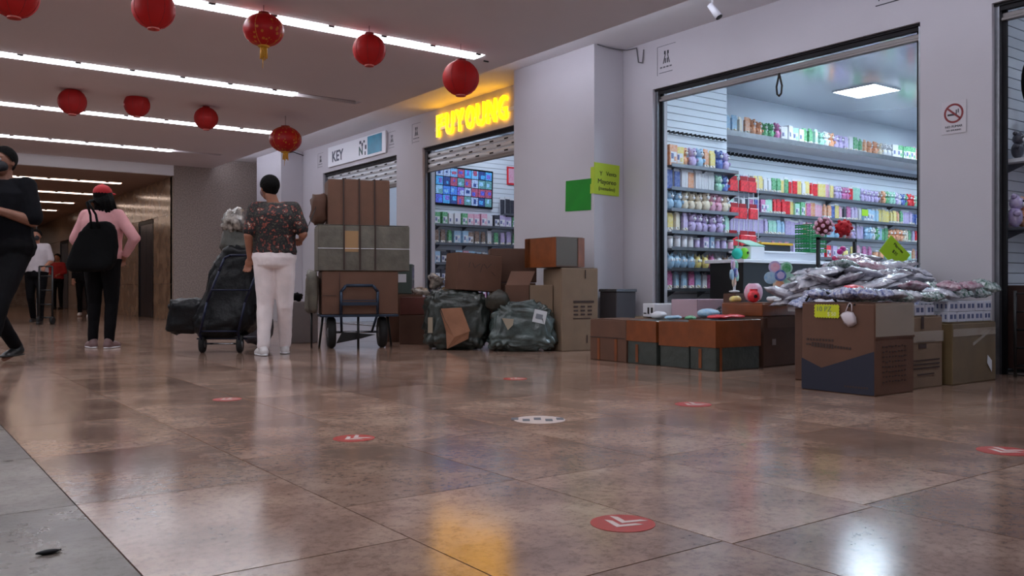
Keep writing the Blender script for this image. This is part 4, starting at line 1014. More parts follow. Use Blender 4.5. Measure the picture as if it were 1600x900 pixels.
lump('sack', r, (0, 0, 0), (.70, .48, .62), P_green, 3, .035, 5, .45, 5, wr=.022)
q = NB(); plate(q, [(-.14, -.27, .43), (.07, -.275, .44), (.16, -.285, .20), (.0, -.30, .14), (-.10, -.28, .32)], (0, -1, .1), .006); plate(q, [(-.15, -.262, .42), (-.1, -.285, .31), (.0, -.30, .14), (.15, -.285, .2), (.14, -.27, .12), (-.08, -.27, .015), (-.09, -.265, .2)], (0, -1, -.1), .006)
mk('torn_flap', q, mat('raw_cardboard', (150, 104, 78), .8, var=.1, vs=8), r)
q = NB(); bx(q, (-.25, -.252, .26), (.05, .003, .16), Matrix.Rotation(-.15, 3, 'Z')); mk('label', q, mat('beige_label', (150, 136, 116), .6), r)
r = thing('crumpled_film', 'shiny crumpled clear film on top of the torn green sack', 'plastic film', D(680, 446, 9.3)-Vector((0, 0, .03)), -CA)
lump('film', r, (0, 0, 0), (.16, .14, .16), P_silver, 8, .06, 9, .8, 3, False); lump('film', r, (-.16, 0, -.06), (.2, .12, .08), P_silver, 9, .05, 9, .8, 3, False)
p = D(812, 449, 8.95)
r = thing('wrapped_sack', 'grey-green plastic sack with white labels slumped before the tall carton', 'sack', (p.x, p.y, 0), -CA)
lump('sack', r, (.02, 0, 0), (.76, .44, .50), P_teal, 5, .035, 5, .45, 5, taper=.28, lean=.03, wr=.024)
q = NB(); bx(q, (.20, -.205, .33), (.13, .003, .13), Matrix.Rotation(.22, 3, 'Y')); mk('label', q, mat('white_label', (196, 198, 202), .5), r, rot=(-.12, 0, 0))
q = NB(); bx(q, (.195, -.210, .33), (.07, .002, .05), Matrix.Rotation(.22, 3, 'Y')); mk('label_print', q, mat('label_grey', (120, 124, 132), .6), r, rot=(-.12, 0, 0))
q = NB(); plate(q, [(-.18, -.222, .34), (-.06, -.222, .33), (-.07, -.23, .27), (-.12, -.236, .22)], (0, -1, 0), .004); mk('label', q, mat('beige_label', (150, 136, 116), .6), r)
lump('torn_edge', r, (-.22, -.06, .42), (.24, .2, .2), P_olive, 12, .05, 8, .8, 3, False)
# open carton within the sack
p = D(818, 449, 9.12)
r = thing('open_carton', 'open brown carton with a raised flap sticking out of the grey-green sack', 'box', (p.x, p.y, .3), -CA+.05)
q = NB(); bb(q, (-.19, -.15, 0), (.05, .15, .37)); mk('body', q, K_brown, r, .004)
q = NB(); plate(q, [(-.19, -.15, .37), (.05, -.15, .37), (.12, -.02, .515), (-.13, -.02, .515)], (0, -1, .5), .006); mk('flap', q, K_brown, r)
q = NB(); bb(q, (.055, -.17, 0), (.29, .1, .37)); mk('inner_carton', q, K_tan, r, .004)
# upper cartons
p = D(738, 449, 9.25)
r = carton('brown carton with scribbles leaning on top of the torn green sack', (p.x, p.y, .61), (.50, .36, .38), 0, K_brown, rot=(0, .06, -CA+.42))
q = NB()
for k in range(7): bx(q, (-.12+k*.045, -.187, .22+random.uniform(-.06, .06)), (.006, .002, random.uniform(.05, .1)), Matrix.Rotation(random.uniform(-1, 1), 3, 'Y'))
mk('scribble', q, K_ink, r)
p = D(800, 449, 9.6)
carton('dark brown carton behind, between the scribbled and the orange-taped cartons', (p.x, p.y, .70), (.50, .34, .36), 0, K_dark, rot=(0, 0, -CA+.1))
carton('dark brown carton standing on the floor in the middle of the pile', (p.x, p.y, 0), (.48, .34, .69), 0, K_dark, rot=(0, 0, -CA+.1))
p = D(866, 449, 9.12)
r = carton('orange-taped grey carton on top of the tall tan carton', (p.x, p.y, .853), (.36, .52, .30), 0, mat('grey_box', (100, 92, 84), .6), rot=(0, 0, -CA+.62), bulge=.003)
q = NB(); bb(q, (-.186, -.262, .0), (-.183, .262, .30)); bb(q, (-.186, .17, .0), (.186, .265, .302)); mk('tape_face', q, K_orange, r)
q = NB(); bb(q, (-.185, -.268, .0), (.1, -.264, .012)); mk('edge_fold', q, K_dark, r)
q = NB(); bb(q, (.10, -.268, 0), (.186, -.263, .30)); mk('tape_end', q, K_orange, r)
# small cartons and crates between the cart and the sacks
p = D(632, 449, 10.6); carton('brown carton on the floor between the loaded cart and the sacks', (p.x, p.y, 0), (.44, .4, .56), -CA+.1, K_brown)
p = D(650, 449, 10.1); carton('lower dark carton beside the torn green sack', (p.x, p.y, 0), (.34, .34, .33), -CA, K_dark)
carton('upper dark red carton beside the torn green sack', (p.x, p.y, .337), (.34, .34, .19), -CA+.03, mat('kraft_red', (98, 50, 42), .7, var=.1, vs=6))
p = D(629, 449, 10.9)
r = thing('glass_crate', 'grey-green translucent crate with a white label beside the loaded cart', 'crate', D(629, 452, 10.6)+Vector((0, 0, -.02)), -CA)
r.location.z = .567
q = NB(); bb(q, (-.13, -.12, 0), (.13, .12, .36)); mk('body', q, mat('smoky_green', (84, 96, 92), .2, coat=.5), r, .01)
q = NB(); bb(q, (-.1, -.125, .14), (.06, -.121, .24)); mk('label', q, M_white, r)

# ------------------------------------------------------------------ loaded cart at the shutter shop
p = D(556, 449, 9.45); CR = -CA+.30
cart = thing('hand_truck', 'dark blue two-wheeled hand truck under the tall stack of cartons', 'hand truck', (p.x, p.y, 0), CR)
M_blue = mat('blue_steel', (44, 56, 74), .4, .5); M_tyre = mat('tyre', (24, 23, 24), .8)
for s in (-1, 1):
    q = NB(); lathe(q, [(.07, -.035), (.15, -.04), (.168, -.02), (.168, .02), (.15, .04), (.07, .035)], 24)
    o = mk('wheel', q, M_tyre, cart, loc=(s*.27, -.08, .168), rot=(0, PI/2, 0))
    h = NB(); lathe(h, [(.02, -.045), (.072, -.03), (.072, .03), (.02, .045)], 16); mk('hub', h, M_alu, o)
    q = NB(); tube(q, [(s*.19, -.30, .37), (s*.19, -.31, .60), (s*.14, -.31, .665)], .016, 8); tube(q, [(s*.19, -.30, .37), (s*.16, -.08, .168)], .014, 8); mk('side_tube', q, M_blue, cart)
q = NB(); tube(q, [(-.14, -.31, .665), (.14, -.31, .665)], .017, 8); mk('handle_top', q, M_blue, cart)
q = NB(); bx(q, (0, -.31, .475), (.36, .02, .035)); bx(q, (0, -.31, .51), (.36, .016, .012)); mk('cross_bar', q, M_blue, cart)
q = NB(); cyl(q, (-.30, -.08, .168), (.30, -.08, .168), .012, seg=8); mk('axle', q, M_steel, cart)
q = NB(); bb(q, (-.40, -.26, .335), (.42, .20, .36)); mk('platform', q, M_blue, cart, .004)
for x, y in ((-.38, .1), (.40, .1), (0, -.2)):
    q = NB(); cyl(q, (x, y, 0), (x*.9, y, .335), .013, seg=8); mk('leg', q, M_black, cart)
q = NB(); plate(q, [(-.16, -.1, .17), (.2, -.1, .14), (.05, -.1, .10), (-.22, -.1, .05)], (0, -1, 0), .01); mk('brace_plate', q, M_black, cart)
Rz = Matrix.Rotation(CR, 4, 'Z'); base = Vector((p.x, p.y, 0))
def cp(x, y, z): return base+(Rz @ Vector((x, y, z)))
carton('wide brown carton on the hand truck behind the blue handle', cp(.02, 0, .362), (.80, .48, .452), CR, K_brown, marks=[('F', -.22, .22, .005, .44, K_ink), ('F', -.33, .2, .14, .004, K_ink)])
r = thing('padded_panel', 'grey padded panel leaning at the left side of the loaded hand truck', 'pad', cp(-.47, -.02, .37), CR); lump('pad', r, (0, 0, 0), (.12, .4, .46), K_grey, 2, .02, 5, .4, 3, False)
q = NB(); cyl(q, (0, 0, -.37), (0, 0, .02), .012, seg=6); mk('stand_rod', q, M_black, r)
r = carton('wide grey film-wrapped bale in the middle of the stack', cp(.06, 0, .82), (.96, .50, .475), CR, K_grey, name='wrapped_bale', bulge=.01)
q = NB(); bx(q, (-.14, -.262, .31), (.15, .003, .22)); mk('label', q, mat('kraft_label', (158, 122, 84), .7), r)
q = NB(); bx(q, (0, -.264, .235), (.97, .004, .006)); mk('string', q, M_white, r)
for k in range(4):
    carton(['leftmost', 'second', 'third', 'rightmost'][k]+' of four tall brown cartons strapped atop the stack', cp(-.235+k*.163, 0, 1.303), (.158, .42, .475+(.006 if k % 2 else 0)), CR, K_brown, group='tall cartons atop the stack', bulge=.002)
r = thing('brown_bundle', 'small brown wrapped bundle at the left of the top cartons', 'bundle', cp(-.40, -.02, 1.305), CR); lump('bundle', r, (0, 0, 0), (.17, .3, .33), K_dark, 4, .03, 6, .6, 3)
for k, x in enumerate((-.155, .01, .17)):
    s = thing('strap', ['left', 'middle', 'right'][k]+' dark strap running over the stacked cartons and bale', 'strap', cp(x, 0, .83), CR)
    q = NB(); bb(q, (-.008, -.272, 0), (.008, -.268, .47)); bb(q, (-.008, -.222, .47), (.008, -.219, .965)); bb(q, (-.008, -.272, .466), (.008, -.219, .471)); bb(q, (-.008, -.222, .962), (.008, .22, .966)); mk('band', q, mat('dark_strap', (58, 40, 34), .7), s)
s = thing('bungee_cord', 'thin dark cord from the brown bundle toward the man in white jeans', 'cord', (0, 0, 0)); a, b = cp(-.42, -.1, 1.52), D(470, 372, 8.4)
q = NB(); tube(q, [a, (a+b)/2+Vector((0, 0, -.03)), b], .005, 6); mk('cord', q, M_black, s)
r = thing('floor_bag', 'black bag on a grey carton behind the man in white jeans', 'bag', D(460, 470, 10.3), -CA)
lump('bag', r, (0, 0, 0), (.2, .16, .11), M_blackcloth, 6, .02, 6, .7, 3, False); 
c0 = D(470, 449, 10.3); carton('grey carton behind the legs of the man in white jeans', (c0.x, c0.y, 0), (.34, .3, .475), -CA, mat('grey_board', (118, 108, 106), .7, var=.05))

# ------------------------------------------------------------------ black bundles on the blue trolley
p = D(352, 449, 8.75); T = thing('hand_truck', 'blue tilted hand truck under the black wrapped bundles', 'hand truck', (p.x, p.y, 0), -CA)
M_tb = mat('trolley_blue', (22, 27, 52), .4, .4)
for s in (-1, 1):
    x0 = s*.185
    q = NB(); lathe(q, [(.03, -.02), (.075, -.026), (.088, -.014), (.088, .014), (.075, .026), (.03, .02)], 20)
    o = mk('wheel', q, M_tyre, T, loc=(x0, -.12, .088), rot=(0, PI/2, .12)); h = NB(); lathe(h, [(.01, -.028), (.036, -.022), (.036, .022), (.01, .028)], 12); mk('hub', h, M_alu, o)
    q = NB(); tube(q, [(x0, -.12, .09), (x0+.03, -.28, .20), (x0+.10, -.285, .50), (x0+.20, -.235, .80), (x0+.24, -.20, .93)], .012, 8); mk('side_tube', q, M_tb, T)
for z, x in ((.22, .035), (.62, .14)):
    q = NB(); tube(q, [(-.185+x, -.28, z), (.185+x, -.28, z)], .008, 8); mk('cross_bar', q, M_tb, T)
q = NB(); tube(q, [(.055, -.20, .93), (.11, -.19, .96), (.37, -.19, .96), (.425, -.20, .93)], .012, 8); mk('handle', q, M_tb, T)
q = NB(); cyl(q, (-.2, -.12, .09), (.2, -.12, .09), .01, seg=8); mk('axle', q, M_steel, T)
q = NB(); bb(q, (-.25, -.1, .13), (.25, .22, .145)); mk('toe_plate', q, M_tb, T)
def lp(x, y, z): return base2+(Matrix.Rotation(-CA, 4, 'Z') @ Vector((x, y, z)))
base2 = Vector((p.x, p.y, 0))
r = thing('wrapped_bundle', 'large black film-wrapped bundle on the tilted hand truck', 'bundle', lp(0, 0, .15), -CA)
lump('bundle', r, (-.02, 0, 0), (.72, .46, .92), P_black, 11, .05, 4, .5, 5, taper=.42, lean=.2)
r = thing('wrapped_bundle', 'lower black wrapped bundle jutting out to the left of the trolley', 'bundle', lp(-.36, .02, .18), -CA)
lump('bundle', r, (0, 0, 0), (.40, .38, .36), P_black, 14, .03, 5, .5, 4, False)
r = thing('wrapped_bundle', 'olive grey sack on top of the black bundle', 'sack', lp(.12, .06, .95), -CA); lump('sack', r, (0, 0, 0), (.40, .28, .36), P_olive, 17, .04, 5, .6, 4, False, taper=.3)
r = thing('crumpled_film', 'shiny crumpled silver bag topping the load of the trolley', 'plastic bag', lp(.08, .02, 1.17), -CA); lump('bag', r, (0, 0, 0), (.22, .2, .26), P_silver, 21, .06, 8, .8, 4, False)
p = D(404, 449, 9.6); r = thing('floor_bag', 'dark grey crumpled bag on the floor behind the man in white jeans', 'bag', (p.x, p.y, 0), -CA); lump('bag', r, (0, 0, 0), (.3, .3, .42), mat('grey_cloth', (66, 62, 70), .7, var=.4, vs=10), 31, .04, 6, .7, 3)

# ------------------------------------------------------------------ people
def cap_(bm, a, b, ra, rb): 
    cyl(bm, a, b, ra, rb, 14); sph(bm, a, ra, 14, 8); sph(bm, b, rb, 14, 8)
def remeshed(name, bm, m, parent, vox, sm=4, fold=0, fs=9, seed=0):
    o = mk(name, bm, m, parent)
    md = o.modifiers.new('r', 'REMESH'); md.mode = 'VOXEL'; md.voxel_size = vox; md.use_smooth_shade = True
    s = o.modifiers.new('s', 'SMOOTH'); s.iterations = sm; s.factor = .5
    apply_mods(o)
    if fold:
        me = o.data
        nv = len(me.vertices); cos = [0.0]*(nv*3); me.vertices.foreach_get('co', cos); nos = [0.0]*(nv*3); me.vertex_normals.foreach_get('vector', nos)
        for i in range(nv):
            c = Vector(cos[i*3:i*3+3]); k = noise.noise(Vector((c.x*fs+seed, c.y*fs, c.z*fs*.7)))+.5*noise.noise(Vector((c.x*fs*2.2, c.y*fs*2.2+seed, c.z*fs*2.2)))
            for a in (0, 1, 2): cos[i*3+a] += nos[i*3+a]*fold*k
        me.vertices.foreach_set('co', cos); me.update()
    if not o.data.materials: o.data.materials.append(m)
    for pl in o.data.polygons: pl.use_smooth = True
    return o
def hand(bm, w, d, s, side, curl=.9):
    """hand at wrist w pointing along unit d"""
    d = Vector(d).normalized(); up = Vector((0, 0, 1)) if abs(d.z) < .9 else Vector((0, 1, 0))
    side_v = d.cross(up).normalized(); nrm = side_v.cross(d).normalized()
    w = Vector(w); c = w+d*.045*s
    R = Matrix((side_v, d, nrm)).transposed()
    sph(bm, c, (.040*s, .05*s, .017*s), 12, 8, rot=R)
    for k, L in enumerate((.07, .08, .075, .06)):
        b0 = w+d*.085*s+side_v*(-.03+.02*k)*s
        p1 = b0+(d*math.cos(curl*.5)-nrm*math.sin(curl*.5))*L*.45*s
        p2 = p1+(d*math.cos(curl*1.4)-nrm*math.sin(curl*1.4))*L*.35*s
        p3 = p2+(d*math.cos(curl*2.1)-nrm*math.sin(curl*2.1))*L*.25*s
        cap_(bm, b0, p1, .010*s, .009*s); cap_(bm, p1, p2, .009*s, .0085*s); cap_(bm, p2, p3, .0085*s, .0075*s)
    b0 = w+d*.03*s+side_v*side*.03*s; p1 = b0+(d*.6+side_v*side*.7).normalized()*.04*s; p2 = p1+(d*.9-nrm*.3).normalized()*.032*s
    cap_(bm, b0, p1, .012*s, .0105*s); cap_(bm, p1, p2, .0105*s, .009*s)
M_skin = mat('skin', (150, 100, 78), .55, var=.06, vs=10); M_hair = mat('black_hair', (8, 6, 6), .85, bump=.6, bs=60, spec=.15)
J0 = dict(hip=[(-.09, 0, .90), (.09, 0, .90)], knee=[(-.10, .02, .48), (.10, .02, .48)], ank=[(-.10, -.02, .085), (.10, -.02, .085)], toe=[(0, 1, 0), (0, 1, 0)],
          sho=[(-.175, 0, 1.40), (.175, 0, 1.40)], elb=[(-.22, -.02, 1.12), (.22, -.02, 1.12)], wri=[(-.22, .08, .88), (.22, .08, .88)], head=(0, .015, 1.60), hyaw=0, hdir=None, build=1.0, lean=0)
def person(label, loc, rz, s, pose, spec, vox=.009, group=None):
    J = dict(J0); J.update(pose); B = J['build']
    r = thing('person', label, 'person', loc, rz, group)
    V = lambda t: Vector(t)*s
    q = NB()
    hd = Vector(J['head']); Rh = Matrix.Rotation(J['hyaw'], 3, 'Z')
    # torso core
    ln = J['lean']
    TS = [(.86, .13, .10), (.93, .165*B, .115*B), (1.02, .150*B, .105*B), (1.12, .145*B, .105*B), (1.24, .165*B, .115*B), (1.34, .17*B, .105*B), (1.41, .135*B, .08), (1.45, .07, .06)]
    def tc_(z): return (0, ln*(z-.9), z)
    loft(q, [(V(tc_(z)), a*s, b*s) for z, a, b in TS])
    cap_(q, V((0, ln*.5, 1.42)), V((hd.x*.7, hd.y-.02, 1.53)), .056*s, .052*s)
    for p_, r_ in (((0, 0, .015), (.076, .093, .100)), ((0, .035, -.045), (.056, .058, .068)), ((0, .095, -.015), (.014, .022, .026)), ((0, .088, -.028), (.019, .018, .014)), ((0, .082, -.062), (.026, .014, .010)), ((0, .076, .035), (.05, .02, .012)),
                   ((-.077, -.005, -.005), (.010, .020, .032)), ((.077, -.005, -.005), (.010, .020, .032))):
        sph(q, (hd+Rh @ Vector(p_))*s, tuple(x*s for x in r_), 16, 12, rot=Rh)
    for i in (0, 1):
        sg = -1 if i == 0 else 1
        h, k, a = V(J['hip'][i]), V(J['knee'][i]), V(J['ank'][i]); t = Vector(J['toe'][i])
        cap_(q, h, k, .082*s*B, .055*s); cap_(q, k, a, .053*s, .036*s); cap_(q, k+(a-k)*.25+Vector((0, -.015*s, 0)), k+(a-k)*.55, .048*s, .036*s)
        cap_(q, a+Vector((0, 0, -.045*s)), a+t*.13*s+Vector((0, 0, -.06*s)), .032*s, .022*s)
        S_, E, W = V(J['sho'][i]), V(J['elb'][i]), V(J['wri'][i])
        cap_(q, S_, E, .050*s*B, .039*s*B); cap_(q, E, W, .038*s*B, .026*s)
        cap_(q, V((sg*.06, ln*.5, 1.41)), S_, .055*s, .052*s*B)
        hdv = Vector(J['hdir'][i]) if J['hdir'] else (W-E)
        hand(q, W, hdv, s, -sg, spec.get('curl', .8))
    remeshed('body', q, spec.get('skin', M_skin), r, vox*.75, 3)
    # eyes
    for sg in (-1, 1):
        e = NB(); c = (hd+Rh @ Vector((sg*.030, .083, .012)))*s; sph(e, c, .0115*s, 10, 8); sph(e, c+Rh @ Vector((0, .009*s, 0)), .0055*s, 8, 6, 1); mk('eye', e, [mat('eye_white', (150, 140, 136), .3), M_eye], r)
    # trousers
    q = NB(); w = spec.get('legw', 1)
    loft(q, [(V(tc_(z)), a*s*1.07+.008, b*s*1.1+.008) for z, a, b in ((.83, .12, .10), (.86, .155*B, .115*B), (.93, .172*B, .122*B), (1.0, .160*B, .112*B), (1.04, .152*B, .108*B))])
    for i in (0, 1):
        h, k, a = V(J['hip'][i]), V(J['knee'][i]), V(J['ank'][i]); a2 = a+(k-a)*.04
        cap_(q, h, k, .098*s*B, .070*s*w); cap_(q, k, a2, .068*s*w, .052*s*w)
    remeshed('trousers', q, spec['trousers'], r, vox, 2, .006*s, 9, rz)
    # shirt
    q = NB(); lo = spec.get('hem', .90); g_ = spec.get('loose', .018)
    sec = [(lo, .158*B, .11*B), (lo+.06, .172*B, .122*B), (1.04, .16*B, .118*B), (1.14, .158*B, .118*B), (1.24, .172*B, .122*B), (1.34, .18*B, .115*B), (1.41, .15*B, .09), (1.455, .085, .07)]
    loft(q, [(V(tc_(z)), a*s+g_, b*s+g_) for z, a, b in sec])
    sl = spec.get('sleeve', .75)
    for i in (0, 1):
        sg = -1 if i == 0 else 1
        S_, E, W = V(J['sho'][i]), V(J['elb'][i]), V(J['wri'][i])
        cap_(q, V((sg*.07, ln*.5, 1.405)), S_, .066*s, .064*s*B)
        if sl <= 1: e = S_+(E-S_)*sl; cap_(q, S_, e, .064*s*B, .060*s*B)
        else: cap_(q, S_, E, .064*s*B, .054*s*B); cap_(q, E, E+(W-E)*(sl-1), .053*s*B, .038*s)
    remeshed('shirt' if sl <= 1 else 'sweater', q, spec['shirt'], r, vox, 2, .007*s, 8, rz+3)
    # hair / cap
    hc = hd+Rh @ Vector((0, -.012, .03)); q = NB()
    sph(q, hc*s, (.092*s, .104*s, .100*s), 18, 14, rot=Rh)
    bmesh.ops.bisect_plane(q, geom=q.verts[:]+q.edges[:]+q.faces[:], plane_co=(hd+Rh @ Vector((0, .06, .05)))*s, plane_no=Rh @ Vector((0, 1, -.9)), clear_outer=True)
    hairlen = spec.get('hair', 'short')
    if hairlen == 'long':
        for k in range(16):
            a = PI+PI*k/15; x, y = .075*math.cos(a), .075*math.sin(a)
            cap_(q, (hd+Vector((x, y, .03)))*s, (hd+Vector((x*1.35+.04, y*1.3-.01, -.16-.04*math.sin(k*2))))*s, .026*s, .014*s)
    else: sph(q, (hd+Rh @ Vector((0, -.045, -.02)))*s, (.066*s, .05*s, .055*s), 14, 10)
    if hairlen != 'none': mk('hair', q, M_hair, r, smooth=True)
    else: q.free()
    if 'cap' in spec:
        q = NB(); sph(q, (hd+Vector((0, -.01, .045)))*s, (.093*s, .106*s, .088*s), 20, 14); bmesh.ops.bisect_plane(q, geom=q.verts[:]+q.edges[:]+q.faces[:], plane_co=(hd+Vector((0, 0, .035)))*s, plane_no=(0, 0, -1), clear_outer=True)
        sph(q, (hd+Vector((0, .12, .045)))*s, (.07*s, .07*s, .012*s), 14, 8); sph(q, (hd+Vector((0, -.01, .133)))*s, .009*s, 8, 6); mk('cap', q, spec['cap'], r, smooth=True)
    if 'mask' in spec:
        q = NB(); sph(q, (hd+Rh @ Vector((0, .048, -.038)))*s, (.066*s, .064*s, .056*s), 16, 12, rot=Rh)
        mk('face_mask', q, spec['mask'], r)
    # shoes
    for i in (0, 1):
        a = V(J['ank'][i]); t = Vector(J['toe'][i]).normalized(); q = NB()
        pitch = J.get('heel', (0, 0))[i]
        zb = -.055*s
        cap_(q, a+Vector((0, 0, -.012*s))-t*.02*s, a+Vector((0, 0, zb+.01)), .043*s, .045*s); cap_(q, a+t*-.035*s+Vector((0, 0, zb+.006)), a+t*.10*s+Vector((0, 0, zb)), .044*s, .046*s); cap_(q, a+t*.10*s+Vector((0, 0, zb)), a+t*.165*s+Vector((0, 0, zb-.008*s)), .045*s, .034*s)
        bot = a.z-.085*s
        for v in q.verts: v.co.z = max(v.co.z, bot)
        so = remeshed('shoe', q, spec['shoes'], r, vox*.8, 1)
        q = NB(); c = a+t*.055*s; R = Matrix.Rotation(math.atan2(t.y, t.x), 3, 'Z'); sph(q, (c.x, c.y, bot+.010*s), (.150*s, .050*s, .014*s), 16, 8, rot=R); 
        for v in q.verts: v.co.z = max(v.co.z, bot)
        mk('sole', q, spec.get('sole', M_white), so)
    return r
# floral shirt
M_flo = mat('floral_cloth', (30, 22, 24), .7)
nt = M_flo.node_tree; N = nt.nodes; tc = N.new('ShaderNodeTexCoord'); vn = N.new('ShaderNodeTexNoise'); vn.inputs['Scale'].default_value = 26; vn.inputs['Detail'].default_value = 3
nt.links.new(tc.outputs['Object'], vn.inputs['Vector']); rp = N.new('ShaderNodeValToRGB'); rp.color_ramp.interpolation = 'CONSTANT'; nt.links.new(vn.outputs['Fac'], rp.inputs[0])
E = rp.color_ramp.elements; E[0].position = 0; E[0].color = lin((24, 18, 20)); E[1].position = .56; E[1].color = lin((96, 40, 32))
for pz, c in ((.60, (150, 72, 52)), (.635, (26, 20, 22)), (.68, (180, 160, 144)), (.36, (70, 66, 52)), (.40, (20, 16, 18))): e = E.new(pz); e.color = lin(c)
nt.links.new(rp.outputs[0], N['Principled BSDF'].inputs['Base Color'])
M_jean = mat('white_denim', (226, 214, 214), .8, var=.08, vs=7, bump=.2, bs=30); M_bt = mat('black_trousers', (12, 11, 14), .8, spec=.12, var=.2, vs=8)
M_wshoe = mat('white_shoe', (206, 200, 200), .5, var=.15, vs=18)
p = F(429, 554)
person('man in floral shirt and white jeans seen from behind, beside the trolley', (p.x, p.y, 0), -CA+.12, .995,
       dict(knee=[(-.09, .02, .48), (.09, .05, .48)], ank=[(-.10, -.05, .085), (.07, .20, .085)], toe=[(-.45, .9, 0), (-.15, 1, 0)], sho=[(-.18, 0, 1.40), (.18, .0, 1.40)], elb=[(-.235, -.05, 1.14), (.27, -.03, 1.16)], wri=[(-.235, .03, .93), (.23, .17, 1.12)],
            hdir=[(-.2, .2, -.9), (-.3, .9, 0)], head=(-.05, .01, 1.60), hyaw=.6, build=1.12),
       dict(shirt=M_flo, trousers=M_jean, shoes=M_wshoe, sole=M_white, sleeve=.8, hem=.93, legw=1.15, mask=mat('pale_mask', (120, 90, 90), .7)), .009)
p = D(160, 449, 9.3)
W = person('woman in pink sweater and red cap walking away with a black tote', (p.x, p.y, 0), -CA-.05, 1.005,
       dict(knee=[(-.10, .03, .48), (.085, .03, .48)], ank=[(-.115, .02, .085), (.09, -.03, .085)], toe=[(-.7, .7, 0), (.05, 1, 0)], elb=[(-.28, -.03, 1.15), (.37, -.04, 1.16)], wri=[(-.24, .10, .98), (.235, .02, .98)], hdir=[(.2, .5, -.8), (-.5, .5, -.4)],
            head=(.0, .015, 1.60), build=1.08),
       dict(shirt=mat('pink_knit', (206, 148, 150), .85, var=.06, vs=10), trousers=M_bt, shoes=mat('mauve_shoe', (110, 84, 84), .6), sole=M_white, sleeve=1.9, hem=.94, hair='long', cap=mat('red_cap', (176, 20, 30), .7), legw=1.0, loose=.03), .009)
bagr = thing('tote_bag', 'big black tote bag hanging on the shoulder of the woman in pink', 'bag', D(143, 432, 9.02), -CA)
lump('bag', bagr, (-.02, .0, .06), (.56, .17, .52), M_blackcloth, 41, .03, 4, .5, 4, False, .006, taper=.45, lean=.12)
q = NB()
for dx in (0, .055): tube(q, [(.02+dx*1.4, -.05, .50), (.02+dx, -.065, .64), (-.02+dx*.4, -.06, .76), (-.03+dx*.3, .06, .80), (-.03+dx*.3, .2, .76)], .012, 8)
mk('strap', q, M_blackcloth, bagr)
# man at the left edge
M_tee = mat('black_tee', (12, 12, 17), .8, spec=.12, var=.15, vs=8)
p = D(8, 449, 7.35)
PM1 = person('man in black T-shirt and black mask at the left edge, walking forward holding a phone', (p.x, p.y, 0), PI-CA-.1, 1.06,
       dict(hip=[(-.09, 0, .90), (.09, 0, .90)], knee=[(-.12, .22, .50), (.12, .02, .47)], ank=[(-.14, .40, .085), (.08, -.24, .13)], toe=[(0, 1, 0), (.05, 1, -.3)], elb=[(-.25, .02, 1.13), (.30, .05, 1.14)], wri=[(-.05, .27, 1.22), (.04, .29, 1.16)],
            hdir=[(.6, .3, .2), (-.7, .2, .3)], build=1.28, head=(.0, .02, 1.60)),
       dict(shirt=M_tee, trousers=M_bt, shoes=M_black, sole=M_black, sleeve=.9, hem=.86, mask=mat('black_mask', (18, 18, 26), .7), skin=mat('tan_skin', (126, 84, 66), .55, var=.1, vs=12)), .009)
q = NB()
lg = [(-.03, .155), (.03, .155)]
c0 = Vector((.07, .196, 1.33))*1.06
for k in range(20):
    a0, a1 = 2*PI*k/20, 2*PI*(k+1)/20
    if k in (3, 4): continue
    plate(q, [(c0.x+.05*math.cos(a0), c0.y, c0.z+.05*math.sin(a0)), (c0.x+.05*math.cos(a1), c0.y, c0.z+.05*math.sin(a1)), (c0.x+.033*math.cos(a1), c0.y, c0.z+.033*math.sin(a1)), (c0.x+.033*math.cos(a0), c0.y, c0.z+.033*math.sin(a0))], (0, 1, 0), .02)
bx(q, (c0.x, c0.y-.01, c0.z), (.03, .02, .014)); mk('shirt_print', q, mat('print_white', (186, 186, 190), .6), PM1)
pw = PM1.matrix_basis @ Vector((.015, .375, 1.29))
r = thing('mobile_phone', 'phone held in both hands of the man at the left edge', 'phone', pw, PI-CA-.1, rot=(-.5, 0, PI-CA-.1))
q = NB(); bx(q, (0, 0, 0), (.075, .010, .15)); mk('body', q, M_black, r, .003); q = NB(); bx(q, (0, -.0055, 0), (.068, .001, .14)); mk('screen', q, mat('phone_screen', (60, 64, 74), .1), r)
q = NB(); bx(q, (-.02, .006, .05), (.02, .003, .03)); mk('lens_block', q, M_steel, r)
# background people
M_ws = mat('white_shirt', (176, 166, 170), .8, var=.06, vs=8)
p = D(57, 449, 15.6)
person('person in white T-shirt and dark mask pushing a trolley behind the left man', (p.x, p.y, 0), PI-CA+.25, .98,
       dict(knee=[(-.10, .12, .49), (.10, .0, .48)], ank=[(-.10, .15, .085), (.10, -.2, .11)], elb=[(-.24, -.02, 1.14), (.24, -.02, 1.14)], wri=[(-.2, .2, 1.05), (.2, .2, 1.05)], build=1.08),
       dict(shirt=M_ws, trousers=M_bt, shoes=M_black, sole=M_black, sleeve=.85, hem=.9, mask=mat('black_mask', (18, 18, 26), .7)), .014)
r = thing('hand_truck', 'dark trolley pushed by the person in the white T-shirt', 'hand truck', tuple(D(73, 449, 15.4).xy)+(0,), -CA)
for s in (-.13, .1):
    q = NB(); tube(q, [(s, 0, .05), (s, 0, 1.02)], .018, 8); mk('side_tube', q, M_black, r)
    q = NB(); cyl(q, (s-.02, 0, .07), (s+.02, 0, .07), .07, seg=16); mk('wheel', q, M_tyre, r)
for z in (.12, .35, .6, .85, 1.02):
    q = NB(); tube(q, [(-.13, 0, z), (.1, 0, z)], .014, 8); mk('cross_bar', q, M_black, r)
p = D(90, 449, 26.3)
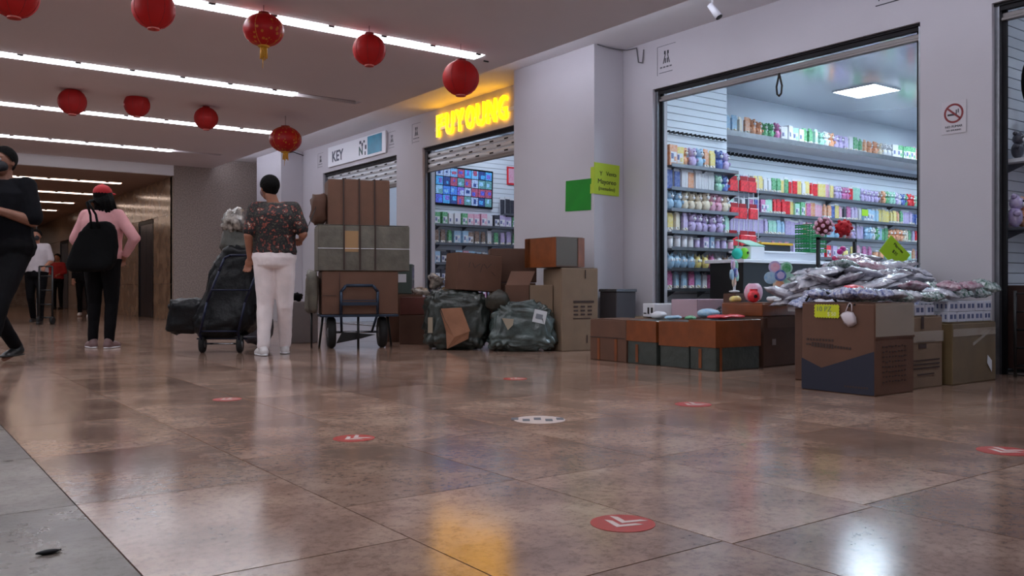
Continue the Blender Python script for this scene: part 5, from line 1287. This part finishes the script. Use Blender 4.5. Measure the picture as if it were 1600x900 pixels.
person('distant person in red top near the lift doors', (p.x, p.y, 0), PI-CA, .97, dict(elb=[(-.24, -.02, 1.14), (.24, -.02, 1.14)], wri=[(-.15, .2, 1.08), (.15, .2, 1.08)]),
       dict(shirt=mat('red_top', (150, 26, 28), .8), trousers=M_bt, shoes=M_black, sole=M_black, sleeve=1.8, hem=.9), .02)
p = D(131, 449, 19.5)
person('distant person in dark clothes and white shoes hidden behind the woman in pink', (p.x, p.y, 0), PI-CA+.3, .93, dict(knee=[(-.12, .12, .49), (.10, -.03, .48)], ank=[(-.15, .22, .085), (.12, -.22, .11)], build=1.0),
       dict(shirt=M_tee, trousers=M_bt, shoes=M_wshoe, sole=M_white, sleeve=1.8, hem=.9), .018)

bpy.data.scenes.remove(TMP)
# ------------------------------------------------------------------ ordinal labels for look-alikes
ONES = ['', 'first', 'second', 'third', 'fourth', 'fifth', 'sixth', 'seventh', 'eighth', 'ninth', 'tenth', 'eleventh', 'twelfth', 'thirteenth', 'fourteenth', 'fifteenth', 'sixteenth', 'seventeenth', 'eighteenth', 'nineteenth', 'twentieth']
def nth(k):
    if k <= 20: return ONES[k]
    if k % 10 == 0: return {30: 'thirtieth', 40: 'fortieth', 50: 'fiftieth', 60: 'sixtieth'}[k]
    return {2: 'twenty', 3: 'thirty', 4: 'forty', 5: 'fifty', 6: 'sixty'}[k//10]+'-'+ONES[k % 10]
byl = {}
for o in scene.objects:
    if o.parent is None and 'label' in o and 'hidden' not in o['label']: byl.setdefault(o['label'], []).append(o)
for lab, os_ in byl.items():
    if len(os_) < 2: continue
    def px(o):
        x, y = o.location.x, o.location.y; return (x*CO-y*SA)/(x*SA+y*CO)
    os_.sort(key=px)
    for k, o in enumerate(os_):
        o['label'] = lab+(', leftmost' if k == 0 else ', rightmost' if k == len(os_)-1 else ', %s from left' % nth(k+1))

for o in scene.objects:
    if o.parent is not None and o.name.split('.')[0] in ('print', 'glyph', 'scribble', 'emblem', 'caption', 'red_ring', 'cigarette', 'handwriting'): o['kind'] = 'stuff'
